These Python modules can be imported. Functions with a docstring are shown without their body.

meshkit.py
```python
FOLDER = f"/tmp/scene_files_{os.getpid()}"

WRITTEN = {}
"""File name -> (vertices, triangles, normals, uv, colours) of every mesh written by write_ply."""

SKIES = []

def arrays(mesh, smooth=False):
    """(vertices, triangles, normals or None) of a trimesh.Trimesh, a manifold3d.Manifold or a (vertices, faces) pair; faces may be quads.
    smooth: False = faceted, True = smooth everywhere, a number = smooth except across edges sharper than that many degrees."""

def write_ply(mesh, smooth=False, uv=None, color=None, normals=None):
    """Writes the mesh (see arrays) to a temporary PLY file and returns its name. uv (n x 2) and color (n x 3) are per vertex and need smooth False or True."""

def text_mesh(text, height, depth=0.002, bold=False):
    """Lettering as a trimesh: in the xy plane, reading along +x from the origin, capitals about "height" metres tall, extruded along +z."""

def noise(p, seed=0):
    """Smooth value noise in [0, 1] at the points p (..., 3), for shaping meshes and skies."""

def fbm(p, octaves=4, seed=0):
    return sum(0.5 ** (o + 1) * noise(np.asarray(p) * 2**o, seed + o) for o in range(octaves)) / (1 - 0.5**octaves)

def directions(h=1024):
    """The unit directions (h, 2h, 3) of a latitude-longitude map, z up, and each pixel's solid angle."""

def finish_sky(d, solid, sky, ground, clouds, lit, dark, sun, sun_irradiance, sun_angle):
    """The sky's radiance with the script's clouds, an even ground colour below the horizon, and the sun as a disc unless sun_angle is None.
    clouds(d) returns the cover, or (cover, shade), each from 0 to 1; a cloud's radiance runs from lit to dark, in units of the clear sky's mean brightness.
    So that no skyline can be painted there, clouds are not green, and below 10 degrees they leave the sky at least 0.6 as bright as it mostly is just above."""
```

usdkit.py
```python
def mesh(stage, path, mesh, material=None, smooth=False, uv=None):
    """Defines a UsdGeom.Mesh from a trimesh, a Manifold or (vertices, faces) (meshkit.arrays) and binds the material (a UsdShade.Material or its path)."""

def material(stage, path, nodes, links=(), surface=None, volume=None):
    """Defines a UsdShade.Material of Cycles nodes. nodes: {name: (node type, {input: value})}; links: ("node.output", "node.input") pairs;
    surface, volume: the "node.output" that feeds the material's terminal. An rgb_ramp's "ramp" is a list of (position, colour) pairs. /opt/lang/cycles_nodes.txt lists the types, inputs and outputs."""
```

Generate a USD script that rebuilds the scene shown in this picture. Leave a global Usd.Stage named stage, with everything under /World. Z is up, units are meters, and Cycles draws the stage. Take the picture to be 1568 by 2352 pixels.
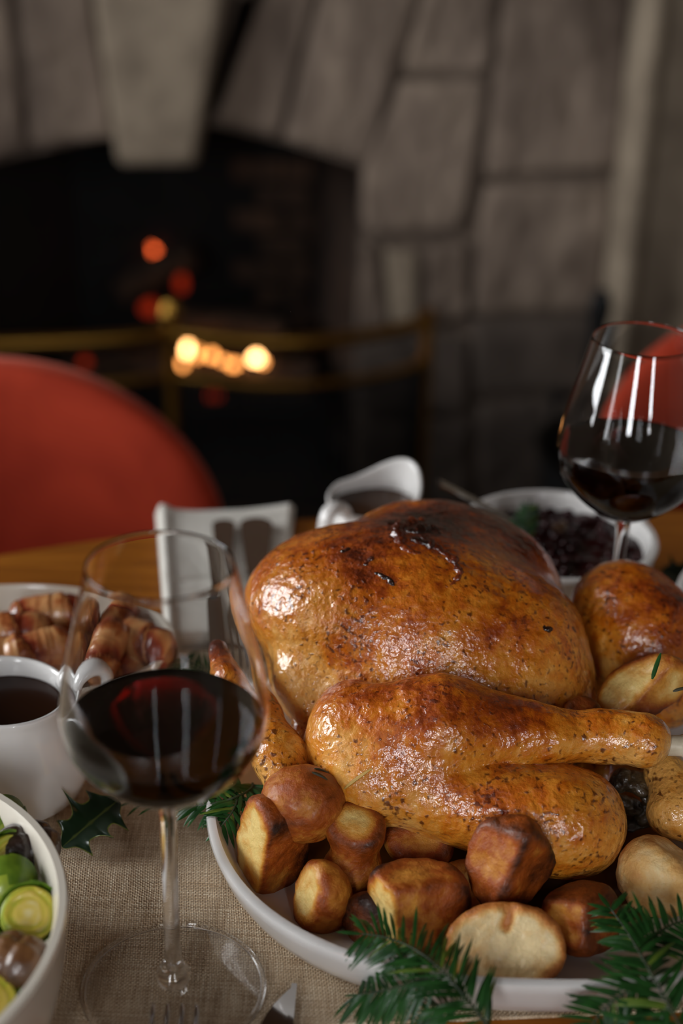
import math, numpy as np, trimesh, usdkit, meshkit, shapely
from shapely import geometry as sg
from pxr import Usd, UsdGeom, UsdLux, UsdShade, Gf, Sdf, Vt
PI = math.pi
stage = Usd.Stage.CreateInMemory()
UsdGeom.SetStageUpAxis(stage, 'Z'); UsdGeom.SetStageMetersPerUnit(stage, 1.0)
UsdGeom.Xform.Define(stage, '/World')
T = 0.75                                   # table top height
# ---------------------------------------------------------------- camera
CAM = np.array([0, 0, 1.27]); PITCH, ROLL = math.radians(26.2), math.radians(1.5); FPX = 3500.0
cam = UsdGeom.Camera.Define(stage, '/World/camera')
cam.CreateHorizontalApertureAttr(24.0); cam.CreateFocalLengthAttr(FPX / 1568 * 24.0)
cam.CreateFStopAttr(3.6); cam.CreateFocusDistanceAttr(0.765)
cam.CreateClippingRangeAttr(Gf.Vec2f(0.02, 50))
cam.AddTranslateOp().Set(Gf.Vec3d(*CAM)); cam.AddRotateXOp().Set(90 - math.degrees(PITCH)); cam.AddRotateZOp().Set(math.degrees(ROLL))
cam.CreateExposureAttr(0.27)
# ---------------------------------------------------------------- daylight through the room's windows
def rect_light(name, loc, rot, w, h, power, color):
    l = UsdLux.RectLight.Define(stage, '/World/' + name)
    l.CreateWidthAttr(w); l.CreateHeightAttr(h); l.CreateIntensityAttr(power); l.CreateColorAttr(Gf.Vec3f(*color))
    l.AddTranslateOp().Set(Gf.Vec3d(*loc)); l.AddRotateXYZOp().Set(Gf.Vec3f(*rot))
rect_light('daylight_main', (-2.42, 1.03, 1.62), (0, -90, 0), 1.5, 1.25, 13.0, (.95, .98, 1.0))
rect_light('daylight_side', (-2.42, -1.00, 1.62), (0, -90, 0), 1.5, .5, 4.0, (.95, .98, 1.0))
rect_light('daylight_rear', (-0.80, -1.92, 1.75), (90, 0, 0), 0.5, 1.3, 17.0, (.95, .97, 1.0))
rect_light('daylight_rear_right', (0.75, -1.92, 1.75), (90, 0, 0), 0.35, 1.3, 15.0, (.95, .97, 1.0))

# ---------------------------------------------------------------- helpers
_fw = np.array([0, math.cos(PITCH), -math.sin(PITCH)]); _d0 = np.array([0, -math.sin(PITCH), -math.cos(PITCH)]); _r0 = np.array([1., 0, 0])
_rt = _r0 * math.cos(ROLL) - _d0 * math.sin(ROLL); _dn = _d0 * math.cos(ROLL) + _r0 * math.sin(ROLL)
def ray(x, y): return _fw + _rt * (x - 784) / FPX + _dn * (y - 1176) / FPX
def at(x, y, h=0.0):                       # where the sight line of a picture point meets the height h above the table
    r = ray(x, y); return CAM + r * (T + h - CAM[2]) / r[2]
def aty(x, y, Y):                          # ... or the vertical plane at distance Y
    r = ray(x, y); return CAM + r * Y / r[1]
def srgb(r, g, b):
    c = np.array([r, g, b], float) / 255
    return tuple(np.where(c < .04045, c / 12.92, ((c + .055) / 1.055) ** 2.4))
_count = {}
def numbered(parent, name):
    k = (parent, name); n = _count.get(k, 0); _count[k] = n + 1
    return f'{parent}/{name}' if n == 0 else f'{parent}/{name}_{n:03d}'
def tag(p, label=None, cat=None, group=None, kind=None):
    p = p.GetPrim() if hasattr(p, 'GetPrim') else p
    for k, v in (('label', label), ('category', cat), ('group', group), ('kind', kind)):
        if v: p.SetCustomDataByKey(k, v)
    return p
_base = {}
def thing(name, label, cat, loc=(0, 0, 0), rotz=0.0, group=None, kind=None):
    path = numbered('/World', name); x = UsdGeom.Xform.Define(stage, path)
    x.AddTranslateOp().Set(Gf.Vec3d(*map(float, loc)))
    if rotz: x.AddRotateZOp().Set(math.degrees(rotz))
    tag(x, label, cat, group, kind); _base[path] = (np.array(loc, float), rotz)
    return path
def world_to(path, v):                     # world points into a thing's own space
    if path not in _base: return v
    loc, rz = _base[path]; v = np.asarray(v) - loc; c, s = math.cos(-rz), math.sin(-rz)
    return np.stack([v[:, 0] * c - v[:, 1] * s, v[:, 0] * s + v[:, 1] * c, v[:, 2]], 1)
def obj(name, mesh, m, parent='/World', smooth=40, local=False, attrs=None):
    """One Mesh prim. Points are in world space unless local."""
    v, f = (mesh.vertices, mesh.faces) if isinstance(mesh, trimesh.Trimesh) else (np.asarray(mesh[0], float), np.asarray(mesh[1]))
    if not local:
        top = '/'.join(parent.split('/')[:3]); v = world_to(top, np.asarray(v))
    path = numbered(parent, name)
    g = usdkit.mesh(stage, path, (v, f), '/World/Looks/' + m, smooth=True if attrs else smooth)
    for k, a in (attrs or {}).items():
        UsdGeom.PrimvarsAPI(g).CreatePrimvar(k, Sdf.ValueTypeNames.FloatArray, 'vertex').Set(Vt.FloatArray.FromNumpy(np.asarray(a, np.float32)))
    return path
def struct(name, mesh, m, **k):
    p = obj(name, mesh, m, **k); tag(stage.GetPrimAtPath(p), kind='structure'); return p
def copy_of(src, name, label, loc, rotz=0.0, group=None, size=1.0):
    path = numbered('/World', name); x = UsdGeom.Xform.Define(stage, path)
    x.GetPrim().GetReferences().AddInternalReference(src); x.GetPrim().SetInstanceable(True)
    x.ClearXformOpOrder()
    x.AddTranslateOp(opSuffix='here').Set(Gf.Vec3d(*map(float, loc))); x.AddRotateZOp(opSuffix='here').Set(math.degrees(rotz))
    if size != 1: x.AddScaleOp(opSuffix='here').Set(Gf.Vec3f(size, size, size))
    was = stage.GetPrimAtPath(src).GetCustomData(); tag(x, label, was.get('category'), group or was.get('group'))
    return path
# ---- shapes
def box(x0, x1, y0, y1, z0, z1):
    m = trimesh.creation.box([x1 - x0, y1 - y0, z1 - z0]); m.apply_translation([(x0 + x1) / 2, (y0 + y1) / 2, (z0 + z1) / 2]); return m
def bevel_box(x0, x1, y0, y1, z0, z1, r):
    c = np.array([[x, y, z] for x in (x0, x1) for y in (y0, y1) for z in (z0, z1)]); mid = c.mean(0); s = np.sign(c - mid)
    pts = np.vstack([c - s * r + s * r * np.eye(3)[k] for k in range(3)] + [c - s * r * .42])
    return trimesh.convex.convex_hull(pts)
def grid_faces(n, m, wrap_v=False, wrap_u=False):
    i, j = np.meshgrid(np.arange(n if wrap_u else n - 1), np.arange(m if wrap_v else m - 1), indexing='ij')
    a = i * m + j; b = ((i + 1) % n) * m + j; c = ((i + 1) % n) * m + (j + 1) % m; d = i * m + (j + 1) % m
    a, b, c, d = (t.ravel() for t in (a, b, c, d))
    return np.vstack([np.c_[a, b, c], np.c_[a, c, d]])
def lathe(prof, n=64, center=(0, 0, 0), ring=None):
    """Revolves (radius, height) pairs. ring(angle) scales the radius to (x, y)."""
    p = np.array(prof, float); a = np.arange(n) / n * 2 * PI
    ex = np.cos(a) if ring is None else ring(a)[0]; ey = np.sin(a) if ring is None else ring(a)[1]
    v = np.stack([p[:, :1] * ex, p[:, :1] * ey, np.repeat(p[:, 1:], n, 1)], -1).reshape(-1, 3) + np.array(center)
    f = grid_faces(len(p), n, wrap_v=True)[:, ::-1]
    return clean(v, f)
def clean(v, f):
    f = f[(v[f[:, 0]] != v[f[:, 1]]).any(1) & (v[f[:, 1]] != v[f[:, 2]]).any(1) & (v[f[:, 0]] != v[f[:, 2]]).any(1)]
    m = trimesh.Trimesh(v, f, process=False); m.merge_vertices(); return m
def curve(pts, n=40):                      # smooth curve through points
    from scipy.interpolate import CubicSpline
    p = np.array(pts, float); d = np.r_[0, np.cumsum(np.linalg.norm(np.diff(p, axis=0), axis=1))]
    return CubicSpline(d / d[-1], p)(np.linspace(0, 1, n))
def tube(path, r, n=10, caps=True, flat=1.0, up=(0, 0, 1)):
    p = np.asarray(path, float); r = np.broadcast_to(r, len(p)).astype(float)
    t = np.gradient(p, axis=0); t /= np.linalg.norm(t, axis=1)[:, None]
    u = np.cross(t, up); bad = np.linalg.norm(u, axis=1) < 1e-3; u[bad] = [1, 0, 0]; u /= np.linalg.norm(u, axis=1)[:, None]
    for i in range(1, len(u)):
        u[i] -= t[i] * (u[i] @ t[i]); u[i] = u[i] if u[i] @ u[i] > 1e-9 else u[i - 1]; u[i] /= np.linalg.norm(u[i])
        if u[i] @ u[i - 1] < 0: u[i] = -u[i]
    w = np.cross(u, t); a = np.arange(n) / n * 2 * PI
    v = p[:, None] + r[:, None, None] * (np.cos(a)[None, :, None] * u[:, None] + flat * np.sin(a)[None, :, None] * w[:, None])
    f = grid_faces(len(p), n, wrap_v=True); v = v.reshape(-1, 3)
    if caps:
        k = len(v); v = np.vstack([v, p[0], p[-1]]); i = np.arange(n); j = (i + 1) % n; e = (len(p) - 1) * n
        f = np.vstack([f, np.c_[np.full(n, k), i, j], np.c_[np.full(n, k + 1), e + j, e + i]])
    m = trimesh.Trimesh(v, f, process=False)
    if m.volume < 0: m.invert()
    return m
def join(*ms): return trimesh.util.concatenate([m if isinstance(m, trimesh.Trimesh) else trimesh.Trimesh(*m, process=False) for m in ms])
def sweep_profile(path, prof):             # closed (a, z) profile swept along a flat path; a points left of travel
    p = np.asarray(path); t = np.gradient(p[:, :2], axis=0); t /= np.linalg.norm(t, axis=1)[:, None]; nrm = np.c_[-t[:, 1], t[:, 0]]
    q = np.asarray(prof); v = np.concatenate([p[:, None, :2] + nrm[:, None] * q[None, :, :1], p[:, None, 2:] + q[None, :, 1:]], -1)
    return trimesh.Trimesh(v.reshape(-1, 3), grid_faces(len(p), len(q), wrap_v=True), process=False)
# ---- signed distance shapes and their surface
def rotz_m(a): c, s = math.cos(a), math.sin(a); return np.array([[c, -s, 0], [s, c, 0], [0, 0, 1.]])
def roty_m(a): c, s = math.cos(a), math.sin(a); return np.array([[c, 0, s], [0, 1, 0], [-s, 0, c]])
def rotx_m(a): c, s = math.cos(a), math.sin(a); return np.array([[1, 0, 0], [0, c, -s], [0, s, c]])
def ell(p, c, r, R=None):
    q = p - np.asarray(c)
    if R is not None: q = q @ R
    r = np.asarray(r); k0 = np.linalg.norm(q / r, axis=-1); k1 = np.linalg.norm(q / r ** 2, axis=-1)
    return k0 * (k0 - 1) / np.maximum(k1, 1e-9)
def cone(p, a, b, ra, rb):
    a, b = np.asarray(a, float), np.asarray(b, float); d = b - a; t = np.clip((p - a) @ d / (d @ d), 0, 1)
    return np.linalg.norm(p - a - t[..., None] * d, axis=-1) - (ra + (rb - ra) * t)
def smin(a, b, k):
    h = np.clip(.5 + .5 * (b - a) / k, 0, 1); return b + (a - b) * h - k * h * (1 - h)
def smax(a, b, k): return -smin(-a, -b, k)
def solid(f, lo, hi, h, relax=1):
    """Surface nets of f < 0 on a grid of spacing h."""
    lo, hi = np.asarray(lo, float), np.asarray(hi, float); n = np.ceil((hi - lo) / h).astype(int) + 1
    ax = [lo[k] + h * np.arange(n[k]) for k in range(3)]
    F = np.empty(n, np.float64)
    for i in range(n[0]):
        F[i] = f(np.stack(np.broadcast_arrays(ax[0][i], ax[1][:, None], ax[2][None, :]), -1))
    S = F < 0; E = []
    cell = np.zeros(n - 1, bool); acc = np.zeros((*(n - 1), 3)); cnt = np.zeros(n - 1)
    for k in range(3):
        a = [slice(None)] * 3; b = [slice(None)] * 3; a[k] = slice(0, -1); b[k] = slice(1, None)
        cross = S[tuple(a)] != S[tuple(b)]; idx = np.argwhere(cross)
        fa, fb = F[tuple(a)][cross], F[tuple(b)][cross]; pos = idx.astype(float); pos[:, k] += fa / (fa - fb)
        others = [q for q in range(3) if q != k]
        for da in (0, -1):
            for db in (0, -1):
                c = idx.copy(); c[:, others[0]] += da; c[:, others[1]] += db
                ok = ((c >= 0) & (c < n - 1)).all(1); c = c[ok]
                np.add.at(acc, tuple(c.T), pos[ok]); np.add.at(cnt, tuple(c.T), 1)
        E.append((k, others, idx, S[tuple(a)][cross]))
    has = cnt > 0; ids = np.full(n - 1, -1); ids[has] = np.arange(has.sum())
    v = lo + h * acc[has] / cnt[has][:, None]; faces = []
    for k, (o0, o1), idx, inside in E:
        ok = (idx[:, o0] > 0) & (idx[:, o1] > 0) & (idx[:, o0] < n[o0] - 1) & (idx[:, o1] < n[o1] - 1); idx, inside = idx[ok], inside[ok]
        def cid(da, db):
            c = idx.copy(); c[:, o0] += da; c[:, o1] += db; return ids[tuple(c.T)]
        q = np.stack([cid(-1, -1), cid(0, -1), cid(0, 0), cid(-1, 0)], 1)
        flip = inside ^ (k != 1); q[flip] = q[flip][:, ::-1]
        faces += [q[:, [0, 1, 2]], q[:, [0, 2, 3]]]
    m = trimesh.Trimesh(v, np.vstack(faces), process=False)
    if relax:                              # even out the grid's steps
        from scipy.sparse import csr_matrix
        e = m.edges_unique; e = np.vstack([e, e[:, ::-1]]); A = csr_matrix((np.ones(len(e)), (e[:, 0], e[:, 1])), shape=(len(v), len(v))); deg = np.maximum(np.asarray(A.sum(1)).ravel(), 1)[:, None]
        w = np.array(m.vertices)
        for k in (.5, -.52) * (3 * relax): w = w + k * (A @ w / deg - w)
        m.vertices = w
    if m.volume < 0: m.invert()
    return m
def bumpy(m, amp, scale, seed=0, octaves=4):
    n = np.array(m.vertex_normals); v = np.array(m.vertices)
    m.vertices = v + n * ((meshkit.fbm(v * scale, octaves, seed) - .5) * 2 * amp)[:, None]; return m

# ---------------------------------------------------------------- looks
UsdGeom.Scope.Define(stage, '/World/Looks')
def look(name, nodes, links=(), surface='p.BSDF', volume=None):
    usdkit.material(stage, '/World/Looks/' + name, nodes, links, surface, volume)
def plain(name, col, rough=.5, **k): look(name, {'p': ('principled_bsdf', dict(base_color=col, roughness=rough, **k))})
def mottled(name, stops, scale=20, rough=.5, bump=0.0, bscale=None, detail=6, distort=0.0, nrough=.6, stretch=(1, 1, 1), **k):
    """Colour from fractal noise in the object's place, with a fine relief."""
    nodes = {'g': ('geometry', {}), 'm': ('mapping', dict(scale=stretch)), 'n': ('noise_texture', dict(scale=scale, detail=detail, roughness=nrough, distortion=distort)),
             'r': ('rgb_ramp', dict(ramp=stops)), 'p': ('principled_bsdf', dict(roughness=rough, **k))}
    links = [('g.position', 'm.vector'), ('m.vector', 'n.vector'), ('n.fac', 'r.fac'), ('r.color', 'p.base_color')]
    if bump:
        nodes |= {'bn': ('noise_texture', dict(scale=bscale or scale * 4, detail=5)), 'b': ('bump', dict(distance=bump, strength=1.0))}
        links += [('m.vector', 'bn.vector'), ('bn.fac', 'b.height'), ('b.normal', 'p.normal')]
    look(name, nodes, links)
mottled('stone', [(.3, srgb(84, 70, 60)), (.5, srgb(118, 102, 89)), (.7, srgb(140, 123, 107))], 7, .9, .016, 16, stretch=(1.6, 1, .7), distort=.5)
mottled('stone_shaded', [(.3, srgb(54, 45, 39)), (.7, srgb(88, 76, 67))], 8, .9, .012, 18)  # same stone with the low wall's shade put into its colour
mottled('stone_pale', [(.3, srgb(118, 104, 88)), (.6, srgb(146, 131, 112))], 14, .9, .003, 60)
mottled('mortar', [(.3, srgb(76, 63, 54)), (.7, srgb(112, 97, 84))], 25, .95, .004)
mottled('plaster', [(.3, srgb(150, 138, 124)), (.7, srgb(166, 154, 140))], 3, .8)
mottled('soot', [(.35, srgb(5, 5, 4)), (.8, srgb(24, 20, 18))], 8, .95, .004)
mottled('scorched', [(.3, srgb(16, 12, 10)), (.75, srgb(76, 58, 45))], 7, .95, .004)
mottled('fire_brick', [(.3, srgb(26, 18, 14)), (.7, srgb(92, 66, 48))], 14, .9, .003)
mottled('slate', [(.3, srgb(40, 38, 37)), (.7, srgb(62, 58, 55))], 6, .6)
mottled('floorboard', [(.3, srgb(62, 42, 28)), (.7, srgb(96, 68, 44))], 4, .5, stretch=(1, 12, 1))
plain('paint', srgb(186, 178, 166), .6)
plain('black_iron', srgb(20, 20, 21), .5, metallic=.6)
plain('brass', srgb(150, 112, 48), .35, metallic=1.0)
mottled('bark', [(.3, srgb(30, 22, 17)), (.7, srgb(82, 60, 44))], 30, .9, .01)
def glow(name, col, s): look(name, {'e': ('emission', dict(color=col, strength=s))}, surface='e.emission')
glow('flame', (1.0, .36, .085), 5.0); glow('flame_hot', (1.0, .48, .17), 11.0); glow('ember', (1.0, .13, .028), 3.2); glow('ember_dim', (1.0, .06, .015), .22)
# velvet
look('velvet', {'g': ('geometry', {}), 'n': ('noise_texture', dict(scale=9, detail=4, distortion=.6)), 'r': ('rgb_ramp', dict(ramp=[(.3, srgb(142, 40, 20)), (.7, srgb(176, 58, 32))])),
                'p': ('principled_bsdf', dict(roughness=.85, sheen_weight=.7, sheen_roughness=.35, sheen_tint=srgb(240, 150, 130), specular_ior_level=.2))},
     [('g.position', 'n.vector'), ('n.fac', 'r.fac'), ('r.color', 'p.base_color')])
# table wood: long grain along x
look('table_wood', {'g': ('geometry', {}), 'm': ('mapping', dict(scale=(1.2, 22, 10))), 'n': ('noise_texture', dict(scale=4, detail=8, roughness=.65, distortion=.8)),
                    'm2': ('mapping', dict(scale=(6, 260, 60))), 'n2': ('noise_texture', dict(scale=3, detail=3)),
                    'r': ('rgb_ramp', dict(ramp=[(.25, srgb(112, 58, 12)), (.5, srgb(158, 92, 22)), (.75, srgb(182, 114, 34))])), 'r2': ('rgb_ramp', dict(ramp=[(.35, (.72, .72, .72)), (.6, (1, 1, 1))])),
                    'x': ('mix', dict(mix_type='multiply', fac=1.0)), 'b': ('bump', dict(distance=.0004, strength=.6)), 'p': ('principled_bsdf', dict(roughness=.42, specular_ior_level=.3))},
     [('g.position', 'm.vector'), ('m.vector', 'n.vector'), ('n.fac', 'r.fac'), ('g.position', 'm2.vector'), ('m2.vector', 'n2.vector'), ('n2.fac', 'r2.fac'),
      ('r.color', 'x.color1'), ('r2.color', 'x.color2'), ('x.color', 'p.base_color'), ('n2.fac', 'b.height'), ('b.normal', 'p.normal')])
# linen: over-and-under weave of threads
WEAVE = .00118
def mth(t, **k): return ('math', dict(math_type=t, **k))
look('linen', {
    'g': ('geometry', {}), 'rot': ('mapping', dict(rotation=(0, 0, -.10), scale=(1 / WEAVE,) * 3)), 'wob': ('noise_texture', dict(scale=70, detail=2)),
    'wv': ('vector_math', dict(math_type='scale', scale=.9)), 'add': ('vector_math', dict(math_type='add')),
    's': ('separate_xyz', {}), 'sx': mth('multiply', value2=PI), 'sy': mth('multiply', value2=PI), 'ax': mth('sine'), 'ay': mth('sine'), 'bx': mth('absolute'), 'by': mth('absolute'),
    'ck': ('checker_texture', dict(scale=1.0, color1=(0, 0, 0), color2=(1, 1, 1))), 'h': ('mix_float', {}),
    'slubs': ('mapping', dict(scale=(40, 700, 40))), 'n1': ('noise_texture', dict(scale=1, detail=2)), 'slubt': ('mapping', dict(scale=(700, 40, 40))), 'n2': ('noise_texture', dict(scale=1, detail=2)),
    'tone': ('mix_float', {}), 'big': ('noise_texture', dict(scale=14, detail=3)),
    'tr': ('rgb_ramp', dict(ramp=[(.3, srgb(176, 146, 112)), (.5, srgb(216, 190, 156)), (.72, srgb(248, 232, 204))])),
    'hr': ('rgb_ramp', dict(ramp=[(.0, (.28, .21, .15)), (.5, (.9, .88, .86)), (1, (1, 1, 1))])), 'x': ('mix', dict(mix_type='multiply', fac=1.0)),
    'b': ('bump', dict(distance=.0006, strength=1.0)), 'p': ('principled_bsdf', dict(roughness=.85, specular_ior_level=.25, sheen_weight=.15))},
    [('g.position', 'rot.vector'), ('g.position', 'wob.vector'), ('wob.color', 'wv.vector1'), ('rot.vector', 'add.vector1'), ('wv.vector', 'add.vector2'), ('add.vector', 's.vector'),
     ('s.x', 'sx.value1'), ('s.y', 'sy.value1'), ('sx.value', 'ax.value1'), ('sy.value', 'ay.value1'), ('ax.value', 'bx.value1'), ('ay.value', 'by.value1'),
     ('add.vector', 'ck.vector'), ('ck.fac', 'h.fac'), ('bx.value', 'h.a'), ('by.value', 'h.b'),
     ('g.position', 'slubs.vector'), ('slubs.vector', 'n1.vector'), ('g.position', 'slubt.vector'), ('slubt.vector', 'n2.vector'), ('ck.fac', 'tone.fac'), ('n2.fac', 'tone.a'), ('n1.fac', 'tone.b'),
     ('tone.result', 'tr.fac'), ('h.result', 'hr.fac'), ('tr.color', 'x.color1'), ('hr.color', 'x.color2'), ('x.color', 'p.base_color'), ('h.result', 'b.height'), ('b.normal', 'p.normal')])
look('thin_glass', {'t': ('transparent_bsdf', dict(color=(.965, .965, .965))), 'g': ('glossy_bsdf', dict(color=(1, 1, 1), roughness=0.0)), 'f': ('layer_weight', {}), 'pw': mth('power', value2=4.0), 'ma': mth('multiply_add', value2=.8, value3=.03), 'x': ('mix_closure', {})}, [('f.facing', 'pw.value1'), ('pw.value', 'ma.value1'), ('ma.value', 'x.fac'), ('t.BSDF', 'x.closure1'), ('g.BSDF', 'x.closure2')], surface='x.closure')
mottled('napkin', [(.3, srgb(205, 200, 190)), (.7, srgb(226, 222, 214))], 30, .85, .0006, 900)
plain('porcelain', srgb(222, 219, 216), .16, coat_weight=.4)
plain('stoneware', srgb(214, 206, 192), .22, coat_weight=.3)
plain('steel', srgb(190, 188, 186), .09, metallic=1.0)
look('glass', {'p': ('principled_bsdf', dict(base_color=(1, 1, 1), roughness=0.0, ior=1.5, transmission_weight=1.0))})
look('wine', {'p': ('principled_bsdf', dict(base_color=(1, 1, 1), roughness=0.0, ior=1.34, transmission_weight=1.0)), 'v': ('absorption_volume', dict(color=(.78, .01, .03), density=520.0))}, volume='v.volume')
plain('gravy', srgb(40, 17, 5), .2, specular_ior_level=.25)
plain('gravy_pale', srgb(58, 33, 13), .2, specular_ior_level=.25)
look('berry', {'g': ('geometry', {}), 'n': ('noise_texture', dict(scale=120, detail=3)), 'r': ('rgb_ramp', dict(ramp=[(.3, srgb(20, 4, 6)), (.7, srgb(52, 10, 12))])), 'p': ('principled_bsdf', dict(roughness=.3, specular_ior_level=.25))},
     [('g.position', 'n.vector'), ('n.fac', 'r.fac'), ('r.color', 'p.base_color')])
def leafy(name, c1, c2, scale=60, rough=.35, trans=.25, edge=None):
    nodes = {'g': ('geometry', {}), 'n': ('noise_texture', dict(scale=scale, detail=3)), 'r': ('rgb_ramp', dict(ramp=[(.3, c1), (.7, c2)])), 'p': ('principled_bsdf', dict(roughness=rough)),
             't': ('translucent_bsdf', {}), 'x': ('mix_closure', dict(fac=trans))}
    links = [('g.position', 'n.vector'), ('n.fac', 'r.fac'), ('p.BSDF', 'x.closure1'), ('t.BSDF', 'x.closure2')]
    src = 'r.color'
    if edge is not None:
        nodes |= {'a': ('attribute', dict(attribute='edge')), 'e': ('mix', dict(color2=edge))}; links += [('a.fac', 'e.fac'), ('r.color', 'e.color1')]; src = 'e.color'
    look(name, nodes, links + [(src, 'p.base_color'), (src, 't.color')], surface='x.closure')
leafy('yew', srgb(18, 56, 20), srgb(44, 92, 38), 90, .35, .2)
leafy('yew_pale', srgb(70, 100, 30), srgb(110, 128, 44), 90, .45, .2)
leafy('twig', srgb(22, 38, 14), srgb(44, 58, 22), 90, .6, .0)
leafy('holly', srgb(14, 36, 22), srgb(26, 54, 30), 40, .28, .15, srgb(128, 138, 60))
leafy('sprout_leaf', srgb(70, 108, 24), srgb(140, 168, 50), 90, .35, .25)
look('sprout_cut', {'g': ('geometry', {}), 'a': ('attribute', dict(attribute='core')), 'n': ('noise_texture', dict(scale=170, detail=4, distortion=1.0)), 's': mth('multiply_add', value2=.55), 'r': ('rgb_ramp', dict(ramp=[(.15, srgb(214, 200, 140)), (.45, srgb(206, 182, 84)), (.7, srgb(186, 176, 58)), (.95, srgb(160, 172, 56)), (1.2, srgb(120, 156, 46))])),
                    'p': ('principled_bsdf', dict(roughness=.35, coat_weight=.2))}, [('g.position', 'n.vector'), ('n.fac', 's.value1'), ('a.fac', 's.value3'), ('s.value', 'r.fac'), ('r.color', 'p.base_color')])
mottled('chestnut', [(.3, srgb(44, 26, 16)), (.5, srgb(92, 58, 32)), (.7, srgb(124, 84, 46))], 45, .4, .0006, 200, coat_weight=.3)
mottled('chestnut_dark', [(.3, srgb(24, 18, 17)), (.7, srgb(74, 54, 44))], 60, .35, .0012, 260, coat_weight=.4)
# roast skin: golden, blotched by browning, dark flecks, glazed
def skin(name, cols, fleck, blotch=26, glaze=.9):
    look(name, {
        'g': ('geometry', {}), 'n': ('noise_texture', dict(scale=blotch, detail=8, roughness=.66, distortion=.6)), 'nf': ('noise_texture', dict(scale=150, detail=4, roughness=.6)), 'a': ('attribute', dict(attribute='roast')),
        'm1': mth('multiply_add', value2=1.25, value3=-.625), 'm2': mth('multiply_add', value2=.7, value3=-.35), 's1': mth('add'), 'sum': mth('add'), 'r': ('rgb_ramp', dict(ramp=cols)),
        'f1': ('noise_texture', dict(scale=400, detail=.6, roughness=.4, distortion=.25)), 'f2': ('noise_texture', dict(scale=46, detail=3)), 'fm': mth('multiply_add', value2=.55), 'fr': ('map_range', dict(from_min=.90, from_max=1.06, to_min=0, to_max=.85, clamp=True)), 'x': ('mix', dict(color2=fleck)),
        'b1': ('noise_texture', dict(scale=300, detail=3, roughness=.55)), 'b2': ('noise_texture', dict(scale=105, detail=2.5)), 'bs': mth('multiply_add', value2=2.2), 'bn': mth('multiply_add', value2=.25),
        'b': ('bump', dict(distance=.0011, strength=1.0)), 'c': ('bump', dict(distance=.00075, strength=.9)), 'rn': ('noise_texture', dict(scale=40, detail=4)), 'rr': ('map_range', dict(from_min=.3, from_max=.7, to_min=.24, to_max=.5)),
        'p': ('principled_bsdf', dict(subsurface_weight=.1, subsurface_scale=.003, subsurface_radius=(1, .35, .12), specular_ior_level=.3, coat_weight=glaze, coat_roughness=.07, coat_ior=1.6))},
        [('g.position', 'n.vector'), ('g.position', 'nf.vector'), ('n.fac', 'm1.value1'), ('nf.fac', 'm2.value1'), ('m1.value', 's1.value1'), ('m2.value', 's1.value2'), ('s1.value', 'sum.value1'), ('a.fac', 'sum.value2'), ('sum.value', 'r.fac'),
         ('g.position', 'f1.vector'), ('g.position', 'f2.vector'), ('f2.fac', 'fm.value1'), ('f1.fac', 'fm.value3'), ('fm.value', 'fr.value'), ('fr.result', 'x.fac'), ('r.color', 'x.color1'), ('x.color', 'p.base_color'),
         ('g.position', 'b1.vector'), ('g.position', 'b2.vector'), ('b2.fac', 'bs.value1'), ('b1.fac', 'bs.value3'), ('bs.value', 'bn.value3'), ('fr.result', 'bn.value1'), ('bn.value', 'b.height'), ('b.normal', 'p.normal'), ('bs.value', 'c.height'), ('c.normal', 'p.coat_normal'),
         ('g.position', 'rn.vector'), ('rn.fac', 'rr.value'), ('rr.result', 'p.roughness')])
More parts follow.
